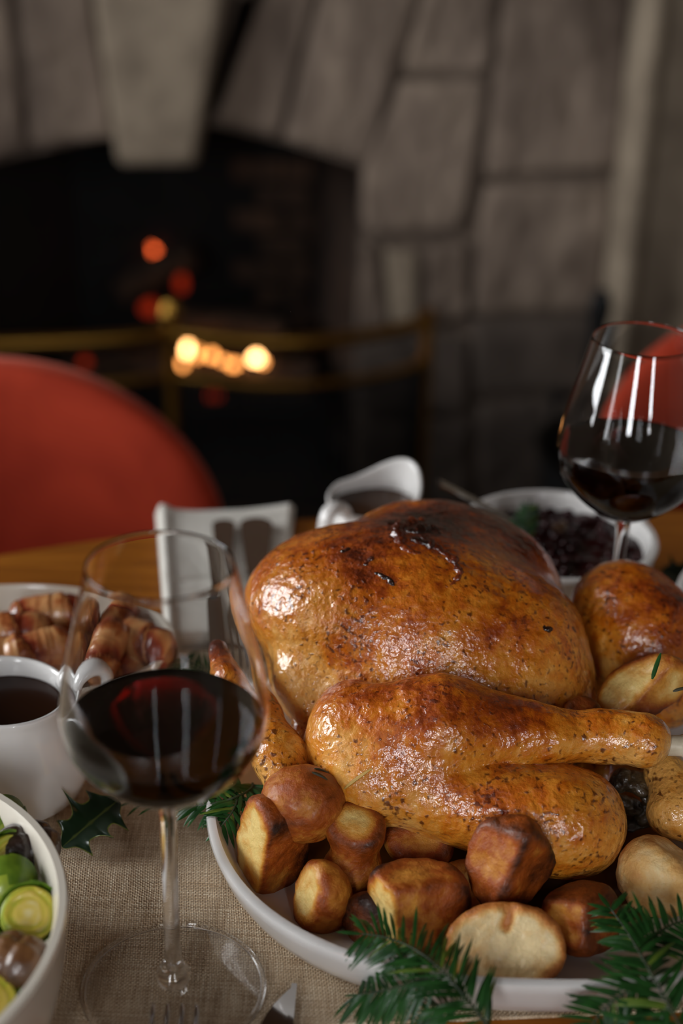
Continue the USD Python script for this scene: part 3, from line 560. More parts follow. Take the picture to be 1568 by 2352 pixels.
skin_part('leg', leg_f, (-.06, .56, T + .006), (.17, .71, T + .13), extra=.02, h=.0016, seed=4, amp=.0016, spots=[(aty(1000, 1600, .64), (.06, .03, .009), .12), (aty(1150, 1690, .63), (.04, .03, .02), .14), (D3, (.017, .02, .02), -.38), (aty(790, 1800, .65), (.02, .03, .014), -.16),
    (aty(1170, 1790, .60), (.03, .02, .008), -.3), (aty(1420, 1930, .60), (.014, .03, .03), -.22), (aty(1250, 1840, .59), (.03, .03, .012), .1)])
B0 = aty(1520, 1712, .64); bm = trimesh.creation.icosphere(3, 1.0); bm.apply_transform(np.diag([.008, .0068, .0062, 1])); bm.apply_translation(B0 + [.0135, 0, 0])
obj('leg_bone', bumpy(join(tube([B0 - [.012, 0, 0], B0 + [.004, 0, 0], B0 + [.014, 0, 0]], .0054, 16), bm), .0004, 150), 'bone', bird)
# far leg, beyond the breast
F0, F1, F2 = aty(1424, 1418, .775), aty(1478, 1480, .755), aty(1515, 1580, .735)
def far_f(p): return smin(cone(p, aty(1396, 1440, .785), aty(1372, 1640, .745), .018, .024), smin(smin(ell(p, F0, (.031, .034, .034)), ell(p, F1, (.033, .034, .036)), .02), cone(p, F1, F2, .028, .024), .012), .008)
skin_part('drumstick', far_f, (.08, .66, T + .01), (.22, .83, T + .14), extra=.02, seed=8, spots=[(aty(1530, 1430, .74), (.015, .03, .03), .3), (aty(1350, 1520, .74), (.012, .03, .03), -.1)])
# wing on the left: tip, forearm and upper joint folded against the breast
W = [aty(512, 1490, .715), aty(540, 1560, .69), aty(592, 1640, .672), aty(640, 1735, .648), aty(662, 1800, .635)]
def wing_f(p):
    d = smin(cone(p, W[0], W[1], .0062, .0095), cone(p, W[1], W[2], .0095, .0115), .006)
    d = smin(d, cone(p, W[2], W[3], .0115, .0135), .006); d = smin(d, cone(p, W[3], W[4], .0135, .0125), .006)
    return d
skin_part('wing', wing_f, (-.09, .60, T + .006), (.0, .75, T + .11), h=.0015, amp=.0016, seed=11, extra=.04, spots=[(W[0], (.012, .02, .02), .45), (W[3] + [.0, 0, .0], (.012, .02, .02), -.2), (W[4], (.015, .02, .02), -.15)])
U0, U1 = aty(706, 1640, .690), aty(700, 1745, .672)
skin_part('wing_joint', lambda p: smin(cone(p, U0, U1, .0085, .009), cone(p, U1, aty(668, 1800, .645), .010, .011), .006), (-.06, .61, T + .006), (.02, .72, T + .12), h=.0015, amp=.001, seed=13, extra=-.05, spots=[(U0, (.01, .01, .01), .35)])
# tail skin and stuffing at the cavity
skin_part('tail', lambda p: smin(cone(p, aty(1530, 1780, .655), aty(1570, 1850, .64), .012, .015), cone(p, aty(1540, 1870, .635), aty(1620, 1890, .63), .012, .012), .008), (.10, .58, T + .006), (.22, .70, T + .10), h=.0016, seed=15, extra=-.28)
rng = np.random.default_rng(8); lumps = []
for x, y, r in [(1425, 1790, .0065), (1460, 1800, .008), (1490, 1830, .006), (1440, 1850, .007), (1480, 1865, .0075), (1455, 1890, .006), (1510, 1885, .005)]:
    s = trimesh.creation.icosphere(3, r); s.apply_transform(np.diag([rng.uniform(1, 1.7), .9, rng.uniform(.4, .8), 1])); s.apply_transform(trimesh.transformations.rotation_matrix(rng.uniform(0, 3), rng.standard_normal(3))); s.apply_translation(aty(x, y, .655)); lumps.append(bumpy(s, .0028, 130, int(x)))
tag(stage.GetPrimAtPath(obj('stuffing', join(*lumps), 'stuffing', bird, smooth=True)), 'dark glossy onion stuffing inside the cavity', kind='stuff')

# ---------------------------------------------------------------- roast potatoes
def potato(label, c, r, cuts, rot=(0, 0, 0), seed=0, base=.55, mat='potato', k=.004, groove=None, lobes=()):
    """An ellipsoid cut by planes (normal, offset); the cut faces stay paler than the crust."""
    c = np.array(c, float); r = np.array(r); R = rotz_m(rot[2]) @ roty_m(rot[1]) @ rotx_m(rot[0])
    cuts = [(np.array(n, float) / np.linalg.norm(n), o, p) for n, o, p in cuts]
    def ball(p):
        d = ell(p, c, r, R)
        for lc, lr in lobes: d = smin(d, ell(p, c + np.array(lc), lr, R), .006)
        return d
    def f(p):
        d = ball(p)
        for n, o, _ in cuts: d = smax(d, (p - c) @ n - o, k)
        if groove is not None: d = smax(d, -cone(p, c + groove[0], c + groove[1], groove[2], groove[3]), .003)
        return d
    ext = max(r) * 1.15 + .005 + (max((np.linalg.norm(l[0]) + max(l[1]) for l in lobes), default=0) if lobes else 0)
    m = solid(f, c - ext, c + ext, .0013); bumpy(m, min(.0019, .10 * min(r)), 48, seed); bumpy(m, min(.0009, .06 * min(r)), 150, seed + 3, 3)
    v = np.array(m.vertices); crust = np.full(len(v), base); inner = -ball(v)
    for n, o, p in cuts:
        on = np.clip(1 - np.abs((v - c) @ n - o) / .0022, 0, 1) * np.clip(inner / .0055, 0, 1)
        crust = crust + on * (p - base)
    edge = np.zeros(len(v))
    for i, (n, o, _) in enumerate(cuts):
        for n2, o2, _ in cuts[i + 1:]: edge = np.maximum(edge, np.exp(-(((v - c) @ n - o) / .003) ** 2 - (((v - c) @ n2 - o2) / .003) ** 2))
        edge = np.maximum(edge, .9 * np.exp(-(((v - c) @ n - o) / .003) ** 2 - (inner / .0048) ** 2))
    crust = crust + .27 * edge + .7 * (meshkit.fbm(v * 50, 3, seed + 20) - .5)
    t = thing('roast_potato', label, 'roast potato', (c[0], c[1], v[:, 2].min()), 0, 'roast potatoes around the bird')
    obj('flesh', m, mat, t, attrs={'crust': crust}); return t
P = 'roast potato '
potato('smooth round golden roast potato under the folded wing', at(694, 1848, .052), (.0215, .019, .0205), [((0, 0, -1), .017, .6)], seed=1, base=.60)
potato('crusty halved roast potato against the rim, pale cut face turned left', at(606, 1955, .032), (.0235, .020, .031), [((-.80, -.48, .1), .006, -.04), ((.5, -.75, -.1), .010, .6)], (.0, -.15, .2), seed=2, base=.68)
potato('small pale yellow roast potato low inside the front left rim', at(733, 2062, .022), (.0165, .015, .0205), [((-.85, -.4, .35), .008, -.08)], (0, -.2, .2), seed=3, base=.42)
potato('two lobed roast potato with a pale round top, below the drumstick', at(815, 1905, .046), (.0155, .014, .014), [((.0, -.45, .90), .007, -.08), ((-.3, -.8, .2), .013, .35)], (0, .2, 0), seed=4, base=.58, lobes=[((-.001, -.004, -.021), (.0145, .012, .015))])
potato('thin roast potato wedge tucked under the thigh', at(962, 1938, .034), (.018, .013, .013), [((.1, -.55, .8), .006, .45)], (0, .25, 0), seed=5, base=.60)
potato('large blocky roast potato with a pale left face, front centre', at(952, 2076, .031), (.027, .023, .027), [((-.85, -.5, .0), .016, -.02), ((.30, -.80, .25), .011, .52), ((.05, .1, 1), .016, .42)], (0, .12, .1), seed=6, base=.60)
potato('tall brown roast potato wedge with one sharp edge, leaning on the thigh', at(1186, 1990, .052), (.0300, .024, .0280), [((-.66, -.62, .32), .006, .50), ((.60, -.78, -.05), .003, .66), ((-.2, 0, 1), .0185, .5), ((.9, .2, .6), .018, .7)], (0, .1, 0), seed=7, base=.62)
potato('angular dark roast potato beside the big front half', at(1340, 2108, .028), (.021, .018, .0185), [((-.55, -.7, .35), .0115, .28), ((.55, -.6, .35), .010, .60), ((-.2, .2, .95), .013, .66)], (0, .2, .2), seed=8, base=.66)
potato('big halved roast potato at the front, notched pale cut face forward', at(1158, 2176, .027), (.0285, .020, .0215), [((-.05, -.80, .58), .003, .02)], (0, 0, .02), seed=9, base=.66, mat='potato_pale', groove=(np.array([.003, .0115, .0235]), np.array([.0005, .0030, .0085]), .0038, .0014))
potato('flat greenish roast potato slice lying behind the big front half', at(1085, 2040, .022), (.021, .016, .012), [((0, -.5, .86), .004, .18)], (0, .1, 0), seed=10, base=.45)
potato('pale blistered roast potato at the right below the cavity', at(1522, 2010, .030), (.0235, .020, .0215), [((.5, .2, .8), .013, .2)], (0, .2, .1), seed=11, base=.32, mat='potato_pale')
potato('yellow roast potato with rosemary flecks on top of the tail end', aty(1475, 1578, .685), (.0265, .017, .0165), [((-.62, -.35, .70), .007, -.02), ((.35, -.92, .1), .010, .28)], (0, -.42, 0), seed=12, base=.42)
potato('small browned roast potato piece between breast and ankle', aty(1338, 1640, .672), (.0105, .009, .0095), [((0, -.3, 1), .007, .5)], seed=13, base=.62, k=.0015)
potato('small dark roast potato between the pale yellow one and the blocky front one', at(855, 2110, .018), (.015, .014, .013), [((-.5, -.6, .4), .009, .6)], seed=14, base=.72)
# rosemary bits on the potatoes and the bird
def bit(label, a, b, r, mat='bark', name='herb_needle', cat='rosemary needle'):
    c = curve([a, (np.array(a) + b) / 2 + [0, 0, .0006], b], 8); m = tube(c, r * np.array([.4, .9, 1, 1, 1, .9, .7, .3]), 6, flat=.6)
    tag(stage.GetPrimAtPath(obj(name, m, mat)), label, cat, 'loose herb needles on the roast')
leafy('dry_herb', srgb(34, 32, 20), srgb(62, 58, 32), 90, .5, .0); leafy('straw', srgb(150, 116, 50), srgb(186, 150, 76), 90, .5, .0)
_pc = at(694, 1848, .052)
def on_ball(x, y):                         # first point of the round potato along a sight line
    d = ray(x, y); d = d / np.linalg.norm(d); t = .5
    for _ in range(60): t += ell((CAM + d * t)[None], _pc, (.0212, .0190, .0203))[0] * .7
    return CAM + d * t + [0, -.0004, .0006]
bit('dark rosemary needle lying across the round potato', on_ball(716, 1775), on_ball(752, 1793), .0011, 'dry_herb')
bit('short dark rosemary needle above the other on the round potato', on_ball(722, 1766), on_ball(756, 1778), .0008, 'dry_herb')
bit('straw coloured herb stalk below the thigh', aty(790, 1812, .617), aty(855, 1765, .617), .0012, 'straw', 'herb_stalk', 'herb stalk')
bit('green rosemary needle on the yellow potato', aty(1497, 1560, .666), aty(1517, 1500, .676), .0012, 'yew', 'herb_needle')
bit('dark rosemary needle at the right end of the yellow potato', aty(1545, 1588, .668), aty(1585, 1580, .668), .0012, 'dry_herb')
bit('dark rosemary needle on the greenish potato slice', at(1085, 2045, .034), at(1100, 2015, .034), .0009, 'dry_herb')

# ---------------------------------------------------------------- evergreen sprigs
def needle(p, d, up, L, w, curl):
    d = d / np.linalg.norm(d); s = np.cross(d, up); s /= np.linalg.norm(s); n = np.cross(s, d); t = np.linspace(0, 1, 6)
    wd = w * np.array([.35, .9, 1, .95, .7, .06]); mid = p + d * (L * t)[:, None] + n * (curl * L * t ** 2)[:, None]
    v = np.stack([mid - s * wd[:, None], mid + n * (wd * .22)[:, None], mid + s * wd[:, None], mid - n * (wd * .30)[:, None]], 1).reshape(-1, 3)
    return trimesh.Trimesh(v, grid_faces(6, 4, wrap_v=True), process=False)
def sprig(label, stems, L=.019, w=.0011, gap=.0031, seed=0, up=(0, -.35, 1), droop=-.30, spread=1.0, name='yew_sprig', cat='evergreen sprig', mat='yew'):
    rng = np.random.default_rng(seed); allp = [curve(s, 40) for s in stems]; base = allp[0][0]
    t = thing(name, label, cat, base)
    upv = np.array(up) / np.linalg.norm(up)
    for si, c in enumerate(allp):
        obj('stem', tube(c, np.linspace(.0008, .0004, 40), 6), 'twig', t)
        d = np.r_[0, np.cumsum(np.linalg.norm(np.diff(c, axis=0), axis=1))]; total = d[-1]; s = gap * .5; side = 1
        while s < total:
            i = min(int(np.searchsorted(d, s)), 38); p = c[i]; tg = c[i + 1] - c[i]; tg /= np.linalg.norm(tg)
            sd = np.cross(tg, upv); sd /= np.linalg.norm(sd); f = s / total
            for q in (side, -side):
                out = spread * q * sd * rng.uniform(.75, 1.0) + tg * rng.uniform(.45, .75) + upv * rng.uniform(-.35, .45)
                ln = L * (1 - .45 * f ** 3) * rng.uniform(.85, 1.1) * (.7 + .3 * min(1, f * 8))
                obj('needle', needle(p, out, upv, ln, w * rng.uniform(.85, 1.1), droop * rng.uniform(.4, 1.5)), mat if rng.random() > .07 else 'yew_pale', t, smooth=60)
            s += gap * rng.uniform(.8, 1.2); side = -side
        obj('needle', needle(c[-1], c[-1] - c[-3], upv, L * .5, w, 0), mat, t, smooth=60)
    return t
sprig('dark green yew sprig draped over the front rim between two potatoes', [[at(1130, 2370, .030), at(1060, 2280, .042), at(960, 2185, .044), at(830, 2145, .040)], [at(1010, 2235, .045), at(930, 2262, .036), at(820, 2285, .016)], [at(1075, 2300, .042), at(1010, 2310, .032), at(955, 2345, .02)]], L=.024, w=.0009, gap=.0018, seed=1, droop=-.45)
sprig('dark green yew sprig over the front rim at the right corner', [[at(1600, 2420, .032), at(1530, 2300, .046), at(1455, 2165, .046), at(1400, 2085, .044)], [at(1500, 2250, .046), at(1420, 2290, .038), at(1355, 2360, .026)], [at(1470, 2190, .046), at(1530, 2130, .046), at(1600, 2110, .044)], [at(1540, 2310, .046), at(1490, 2350, .038), at(1450, 2420, .03)]], L=.022, w=.0012, gap=.0023, seed=2)
sprig('feathery yew sprig between wine glass stem and the left rim', [[at(580, 1800, .030), at(520, 1838, .036), at(460, 1850, .030), at(425, 1845, .024)], [at(545, 1825, .035), at(530, 1870, .034), at(500, 1905, .028)], [at(560, 1812, .034), at(520, 1800, .036), at(500, 1795, .034)]], L=.018, gap=.0022, seed=3)
sprig('thin yew sprig on the wood between pork dish and wing tip', [[at(520, 1560, .012), at(470, 1535, .018), at(430, 1508, .018)], [at(480, 1545, .018), at(430, 1532, .016), at(395, 1528, .012)]], L=.017, w=.0008, gap=.0034, seed=4)
sprig('few yew needles on the linen left of the glass stem', [[at(385, 1845, .020), at(340, 1838, .018), at(300, 1826, .014)]], L=.014, w=.0009, gap=.008, seed=5)

# ---------------------------------------------------------------- holly
def holly_leaf(base, tip, width, parent, up=(0, 0, 1), cup=.25, seed=0):
    base, tip = np.array(base), np.array(tip); L = np.linalg.norm(tip - base); ax = (tip - base) / L; up = np.array(up, float); s = np.cross(up, ax); s /= np.linalg.norm(s); n = np.cross(ax, s)
    nu, nv = 81, 25; u = np.linspace(0, 1, nu); q = np.linspace(-1, 1, nv)
    sp = np.abs(np.mod(u * 3.5 + .25, 1) - .5) * 2; spine = (sp ** 3.0)                                     # 1 at the spines
    half = np.sin(PI * np.clip(u, 0, 1) ** .85) ** .55 * (.50 + .55 * spine); half[-1] = .0; half[0] = .02
    Uu, Q = np.meshgrid(u, q, indexing='ij'); w = half[:, None] * width / 2
    lift = cup * width / 2 * np.abs(Q) ** 1.6 * half[:, None] + (.55 * width / 2 * spine[:, None] * np.abs(Q) ** 5 * np.cos(u * 3.5 * 2 * PI * .5 + seed)[:, None] * .7) - .05 * L * (Uu - .5) ** 2
    P3 = base + ax * (Uu * L)[..., None] + s * (w * Q)[..., None] + n * lift[..., None]
    topv = P3.reshape(-1, 3); botv = topv - n * .0005
    f = grid_faces(nu, nv); k = nu * nv; loop = np.r_[np.arange(nu) * nv, (nu - 1) * nv + np.arange(1, nv), (np.arange(nu - 1)[::-1]) * nv + nv - 1, np.arange(nv - 1)[::-1][:-1]]; l2 = np.roll(loop, -1)
    F = np.vstack([f, f[:, ::-1] + k, np.c_[loop, l2, l2 + k][:, ::-1], np.c_[loop, l2 + k, loop + k][:, ::-1]])
    e = np.clip((np.abs(Q) - .93) / .05, 0, 1) + .35 * np.exp(-(Q / .035) ** 2); e = np.tile(e.ravel(), 2)
    m = trimesh.Trimesh(np.vstack([topv, botv]), F, process=False)
    if m.volume < 0: m.invert()
    obj('leaf', m, 'holly', parent, attrs={'edge': np.clip(e, 0, 1)})
a, b = at(272, 1836, .022), at(142, 1945, .010)
hl = thing('holly_leaf', 'spiny dark green holly leaf on the linen beside the sprout bowl', 'holly', (a[0], a[1], T + CL))
holly_leaf(a, b, .041, hl, up=(.1, -.25, 1), seed=0)
obj('stalk', tube(curve([a + [.0, 0, 0], a + [.003, .001, .001], a + [.005, .003, .003]], 8), .0008, 6), 'twig', hl)
a, b = at(1600, 1350, .012), at(1520, 1310, .03)
h2 = thing('holly_sprig', 'dark holly leaf at the right edge behind the bird', 'holly', (a[0], a[1], T))
holly_leaf(a, b, .04, h2, up=(-.3, -.6, .7), seed=1)

# ---------------------------------------------------------------- crockery
def bowl(name, label, cat, c, R, H, mat, wall=.004, flare=.62, ring=None, zb=CL, depth=None):
    t = thing(name, label, cat, (c[0], c[1], T + zb)); fr = R * flare
    prof = [(0, .002), (fr * .8, .002), (fr * .82, 0), (fr * .92, 0), (fr, .006), (fr + (R - fr) * .45, H * .30), (fr + (R - fr) * .78, H * .60), (R * .985, H * .90), (R, H * .97), (R - wall * .2, H), (R - wall * .8, H), (R - wall, H * .97), (R * .985 - wall, H * .88), (fr + (R - fr) * .76 - wall, H * .60), (fr + (R - fr) * .40 - wall, H * .30), (fr * .8, .009), (0, .008)]
    obj('body', lathe(prof, 96, (c[0], c[1], T + zb), ring), mat, t); return t
SB = np.array([-.231, .507]); SR, SH = .117, .065
bowl('sprout_bowl', 'cream stoneware bowl of sprouts in the lower left corner', 'bowl', SB, SR, SH, 'stoneware', .0055, .90)
PD = np.array([-.196, .795]); ovl = lambda a: (np.cos(a), .66 * np.sin(a))
bowl('oval_dish', 'white oval dish of bacon rolls behind the left wine glass', 'dish', PD, .098, .036, 'stoneware', .0045, .72, ovl, zb=CL)
CB = np.array([.145, .919]); bowl('sauce_bowl', 'white bowl of dark cranberry sauce behind the bird', 'bowl', CB, .0690, .056, 'porcelain', .0065, .70, zb=.0005)
EP = np.array([.312, .83]); bowl('side_bowl', 'white bowl cut off by the right edge beside the bird', 'bowl', EP, .10, .05, 'porcelain', .005, .6, zb=CL)

# cranberry sauce
rng = np.random.default_rng(3); rr = np.linspace(0, .0605, 26); aa = np.arange(80) / 80 * 2 * PI
RR, AA = np.meshgrid(rr, aa, indexing='ij'); pv = np.stack([CB[0] + RR * np.cos(AA), CB[1] + RR * np.sin(AA), np.full_like(RR, T + .0440)], -1).reshape(-1, 3)
pv[:, 2] += .007 * meshkit.fbm(pv * 120, 3, 2) - .003; sm = trimesh.Trimesh(pv, grid_faces(26, 80, wrap_v=True), process=False); sm.merge_vertices()
if sm.face_normals[:, 2].mean() < 0: sm.invert()
berries = [sm]
for _ in range(120):
    q = math.sqrt(rng.random()) * .057; th = rng.random() * 2 * PI; s = trimesh.creation.icosphere(2, rng.uniform(.0022, .0036)); s.apply_translation([CB[0] + q * math.cos(th), CB[1] + q * math.sin(th), T + .0455 + rng.uniform(-.001, .002)]); berries.append(s)
tag(stage.GetPrimAtPath(obj('cranberry_sauce', join(*berries), 'berry', smooth=True)), 'dark red cranberry sauce filling the white bowl', 'cranberry sauce', kind='stuff')
a = at(1205, 1240, .050)
sprig('short rosemary tip stuck in the cranberry sauce', [[a, a + [.001, .003, .012], a + [.002, .006, .022]], [a + [.0, .003, .006], a + [-.004, .006, .013]]], L=.011, w=.0009, gap=.0016, seed=7, up=(0, -1, .3), name='rosemary_tip', cat='rosemary', mat='yew')
# ---- cutlery
def plate_shape(outline, thick, zf, frame):
    """A flat outline (x across, y along), thickened and bent by zf(y), placed by frame(p)."""
    m = trimesh.creation.extrude_polygon(outline, thick, engine='earcut')
    m = m.subdivide_to_size(.006); v = np.array(m.vertices); v[:, 2] += zf(v[:, 1]); m = trimesh.Trimesh(frame(v), m.faces, process=False); m.fix_normals(); return m
def along(o, ang):                         # local (x, y) turned by ang about z, moved to o
    o = np.array(o); c, s = math.cos(ang), math.sin(ang)
    return lambda v: np.stack([o[0] + v[:, 0] * c - v[:, 1] * s, o[1] + v[:, 0] * s + v[:, 1] * c, o[2] + v[:, 2]], 1)
def blade_poly(w, L, tip=.4):
    y = np.linspace(0, L, 30); x = w / 2 * np.clip(1 - np.clip((y - L * (1 - tip)) / (L * tip), 0, 1) ** 2.2, 0.02, 1); return y, x
def handle_poly(w0, w1, L): 
    return shapely.unary_union([sg.Polygon([(-w0 / 2, 0), (w0 / 2, 0), (w1 / 2, -L + w1 / 2), (-w1 / 2, -L + w1 / 2)]), sg.Point(0, -L + w1 / 2).buffer(w1 / 2)])
flat0 = lambda y: np.zeros_like(y)
# near knife, tip towards the bird
tipk = at(668, 2266, .004); kn = thing('table_knife', 'steel table knife at the bottom edge, tip toward the platter', 'knife', (tipk[0], tipk[1] - .1, T + CL))
ang = -.05; c_, s_ = math.cos(ang), math.sin(ang); root = tipk - np.array([-s_ * .105 + .0035, c_ * .105, 0]); root[2] = T + .0042
y = np.linspace(0, .105, 40); e = np.clip((y - .072) / .033, 0, 1)
bl = sg.Polygon(np.r_[np.c_[.0065 - .0006 * e, y][:], np.c_[-.0085 + .0140 * e ** 1.8, y][::-1]])
obj('blade', plate_shape(bl, .0016, flat0, along(root, ang)), 'steel', kn, smooth=30)
obj('spine', plate_shape(sg.Polygon(np.r_[np.c_[.0070 - .0006 * e, y], np.c_[.0040 - .0002 * e, y][::-1]]), .0026, flat0, along(root - [0, 0, .0004], ang)), 'steel', kn, smooth=30)
obj('handle', plate_shape(handle_poly(.013, .018, .10), .0045, flat0, along(root - [0, 0, .0014], ang)), 'steel', kn, smooth=30)
# near fork, tines over the foot of the glass
ft_ = at(402, 2312, .014); fk = thing('table_fork', 'steel table fork at the bottom edge, tines before the glass foot', 'fork', (ft_[0], ft_[1] - .12, T + CL))
zf = lambda y: .0105 * np.clip((y + .055) / .055, 0, 1.2) ** 1.6 + .010 * np.clip((-y - .05) / .03, 0, 1) * np.clip((.12 + y) / .05, 0, 1) 
fo = [ft_[0], ft_[1], T + .0045]
for x in (-.0098, -.0033, .0033, .0098):
    yy = np.linspace(0, -.048, 20); obj('tine', tube(along(fo, .02)(np.c_[np.full(20, x), yy, zf(yy) + .0008]), .0013 * np.r_[.35, .8, np.ones(18)], 12), 'steel', fk, smooth=True)
obj('fork_head', plate_shape(shapely.unary_union([sg.box(-.0112, -.052, .0112, -.042).buffer(.001), sg.Polygon([(-.0112, -.05), (.0112, -.05), (.004, -.075), (-.004, -.075)])]), .0016, zf, along(fo, .02)), 'steel', fk, smooth=30)
obj('handle', plate_shape(sg.Polygon([(-.004, -.072), (.004, -.072), (.009, -.19), (-.009, -.19)]).buffer(.001), .0022, zf, along(fo, .02)), 'steel', fk, smooth=30)
# napkin with knife and fork, far side
nA, nB, nC, nD = at(385, 1492, 0), at(640, 1470, 0), at(672, 1183, 0), at(362, 1196, 0)
nap = thing('napkin', 'folded white cloth napkin on the wood beyond the pork dish', 'napkin', ((nA[0] + nC[0]) / 2, (nA[1] + nC[1]) / 2, T))
nu, nv = 60, 80; u, q = np.meshgrid(np.linspace(0, 1, nu), np.linspace(0, 1, nv), indexing='ij')
flatp = (nA * ((1 - u) * (1 - q))[..., None] + nB * (u * (1 - q))[..., None] + nC * (u * q)[..., None] + nD * ((1 - u) * q)[..., None])
for lay in range(3):
    P3 = flatp.copy(); P3[..., 0] += .0015 * lay * (u - .5); e = np.minimum.reduce([u, 1 - u, q, 1 - q]); rim = np.clip(e / .03, 0, 1) ** .5
    zt = T + .0008 + .003 * (lay + 1) * (.35 + .65 * rim) + (.0022 * (meshkit.fbm(np.stack([u * 3, q * 4, u * 0 + lay], -1), 3, 6) - .5) + .0035 * np.exp(-((u - .06) / .05) ** 2) + .0045 * np.exp(-((q - .97) / .03) ** 2) * (np.abs(u - .5) * 2) ** 2 - .0022 * np.exp(-((q - .38 - .1 * u) / .012) ** 2)) * (lay == 2) * rim
    zb = T + .0008 + .003 * lay + 0 * u
    tv = np.stack([P3[..., 0], P3[..., 1], zt], -1).reshape(-1, 3); bv = np.stack([P3[..., 0], P3[..., 1], zb], -1).reshape(-1, 3); k = nu * nv; f = grid_faces(nu, nv)
    loop = np.r_[np.arange(nu) * nv, (nu - 1) * nv + np.arange(1, nv), (np.arange(nu - 1)[::-1]) * nv + nv - 1, np.arange(nv - 1)[::-1][:-1]]; l2 = np.roll(loop, -1)
    m = trimesh.Trimesh(np.vstack([tv, bv]), np.vstack([f, f[:, ::-1] + k, np.c_[loop, l2, l2 + k][:, ::-1], np.c_[loop, l2 + k, loop + k][:, ::-1]]), process=False)
    if m.volume < 0: m.invert()
    obj('layer', m, 'napkin', nap, smooth=60)
for px, nm, lab, w1, tipx in ((514, 'table_knife', 'steel knife lying on the folded napkin, handle toward the fire', .017, -.02), (588, 'table_fork', 'steel fork lying on the folded napkin, right of the knife', .024, .03)):
    o = at(px, 1212, .013); kt = thing(nm, lab, nm.split('_')[1], (o[0], o[1], T + .011)); mid = at(px - (514 - px) * -.0 + tipx * 100, 1330, .013)
    d = mid - o; ang = math.atan2(d[1], d[0]) + PI / 2; fr = along([o[0], o[1], T + .0122], ang)
    y = np.linspace(0, .10, 20); wd = w1 / 2 * (1 - .55 * y / .10) ; hp = shapely.unary_union([sg.Polygon(np.r_[np.c_[wd, -y], np.c_[-wd, -y][::-1]]), sg.Point(0, 0).buffer(w1 / 2)])
    obj('handle', plate_shape(hp, .0035, flat0, fr), 'steel', kt, smooth=30)
    if nm == 'table_knife': obj('blade', plate_shape(sg.Polygon([(-.006, -.098), (.008, -.098), (.008, -.19), (.0, -.205), (-.005, -.19)]), .0018, flat0, fr), 'steel', kt, smooth=30)
    else:
        obj('fork_head', plate_shape(sg.Polygon([(-.004, -.098), (.004, -.098), (.012, -.125), (.012, -.14), (-.012, -.14), (-.012, -.125)]), .002, flat0, fr), 'steel', kt, smooth=30)
        for x in (-.0102, -.0034, .0034, .0102): obj('tine', plate_shape(sg.LineString([(x, -.138), (x, -.185)]).buffer(.0014), .0018, flat0, fr), 'steel', kt, smooth=30)
# serving spoon leaning out of the sauce
a, b = at(1008, 1108, .088), at(1205, 1215, .047)
spn = thing('serving_spoon', 'steel spoon handle leaning out of the cranberry sauce', 'spoon', b)
obj('handle', tube(curve([a, a * .5 + b * .5 + [0, 0, .001], b], 24), np.linspace(.0048, .0024, 24), 12, flat=.45), 'steel', spn)
d = (b - a) / np.linalg.norm(b - a); s = trimesh.creation.icosphere(3, 1.0); s.apply_transform(np.diag([.020, .013, .004, 1])); v = np.array(s.vertices) @ roty_m(math.asin(-d[2]) * -1).T @ rotz_m(math.atan2(d[1], d[0])).T
s.vertices = v + b + d * .016; obj('spoon_bowl', s, 'steel', spn, smooth=True)

# ---------------------------------------------------------------- gravy jugs
def make_jug(loc, rotz, label):
    """A squat jug with a teardrop mouth whose lip rises to the spout (local +x) and a looped handle opposite."""
    ZS = .80
    t = thing('gravy_jug', label, 'gravy jug', loc, rotz, 'white gravy jugs')
    n = 96; a = np.arange(n) / n * 2 * PI; sp = np.clip(np.cos(a), 0, 1) ** 3
    def ringv(r, z, k, lift): 
        rx = r * (1 + .16 * k * sp); return np.stack([rx * np.cos(a) + .0, rx * np.sin(a) * (1 - .10 * k * np.clip(np.cos(a), 0, 1)), ZS * z + lift * k * (sp * .017 - .003 * np.clip(-np.cos(a), 0, 1))], 1)
    outp = [(.0, .002, 0), (.030, .002, 0), (.031, 0, 0), (.035, 0, 0), (.041, .006, 0), (.0455, .020, 0), (.0455, .032, .05), (.042, .046, .15), (.0372, .058, .35), (.0352, .068, .65), (.0358, .076, .9), (.0368, .080, 1)]
    inp = [(.0360, .0818, 1), (.0345, .0815, 1), (.0335, .079, 1), (.0325, .068, .65), (.0345, .057, .35), (.039, .045, .15), (.0425, .032, .05), (.042, .020, 0), (.036, .008, 0), (0, .006, 0)]
    rows = [ringv(max(r, 1e-4), z, k, 1) for r, z, k in outp + inp]
    m = trimesh.Trimesh(np.concatenate(rows), grid_faces(len(rows), n, wrap_v=True), process=False); m.merge_vertices(); m.fix_normals()
    obj('body', m, 'porcelain', t, smooth=True, local=True)
    hp = curve([(-.034, 0, .060), (-.041, 0, .069), (-.051, 0, .069), (-.0565, 0, .058), (-.053, 0, .044), (-.042, 0, .033)], 30)
    obj('handle', tube(hp, np.r_[np.linspace(.0046, .0040, 15), np.linspace(.0040, .0046, 15)], 14, flat=1.6, up=(0, 1, 0)), 'porcelain', t, smooth=True, local=True)
    return t
def liquid(loc, r, z, mat, label, cat, name='gravy'):
    a = np.arange(64) / 64 * 2 * PI; sp = np.clip(np.cos(a), 0, 1) ** 3
    return a, sp
J1 = at(40, 1800, 0); J1 = np.array([-.180, .690, T + CL])
jug = make_jug(J1, PI + .42, 'white gravy jug at the left, handle against the wine glass')
J2 = np.array([.0225, .965, T + .0005]); j2r = .85
copy_of(jug, 'gravy_jug', 'white gravy jug behind the bird, spout raised to the right', J2, j2r, size=.9)
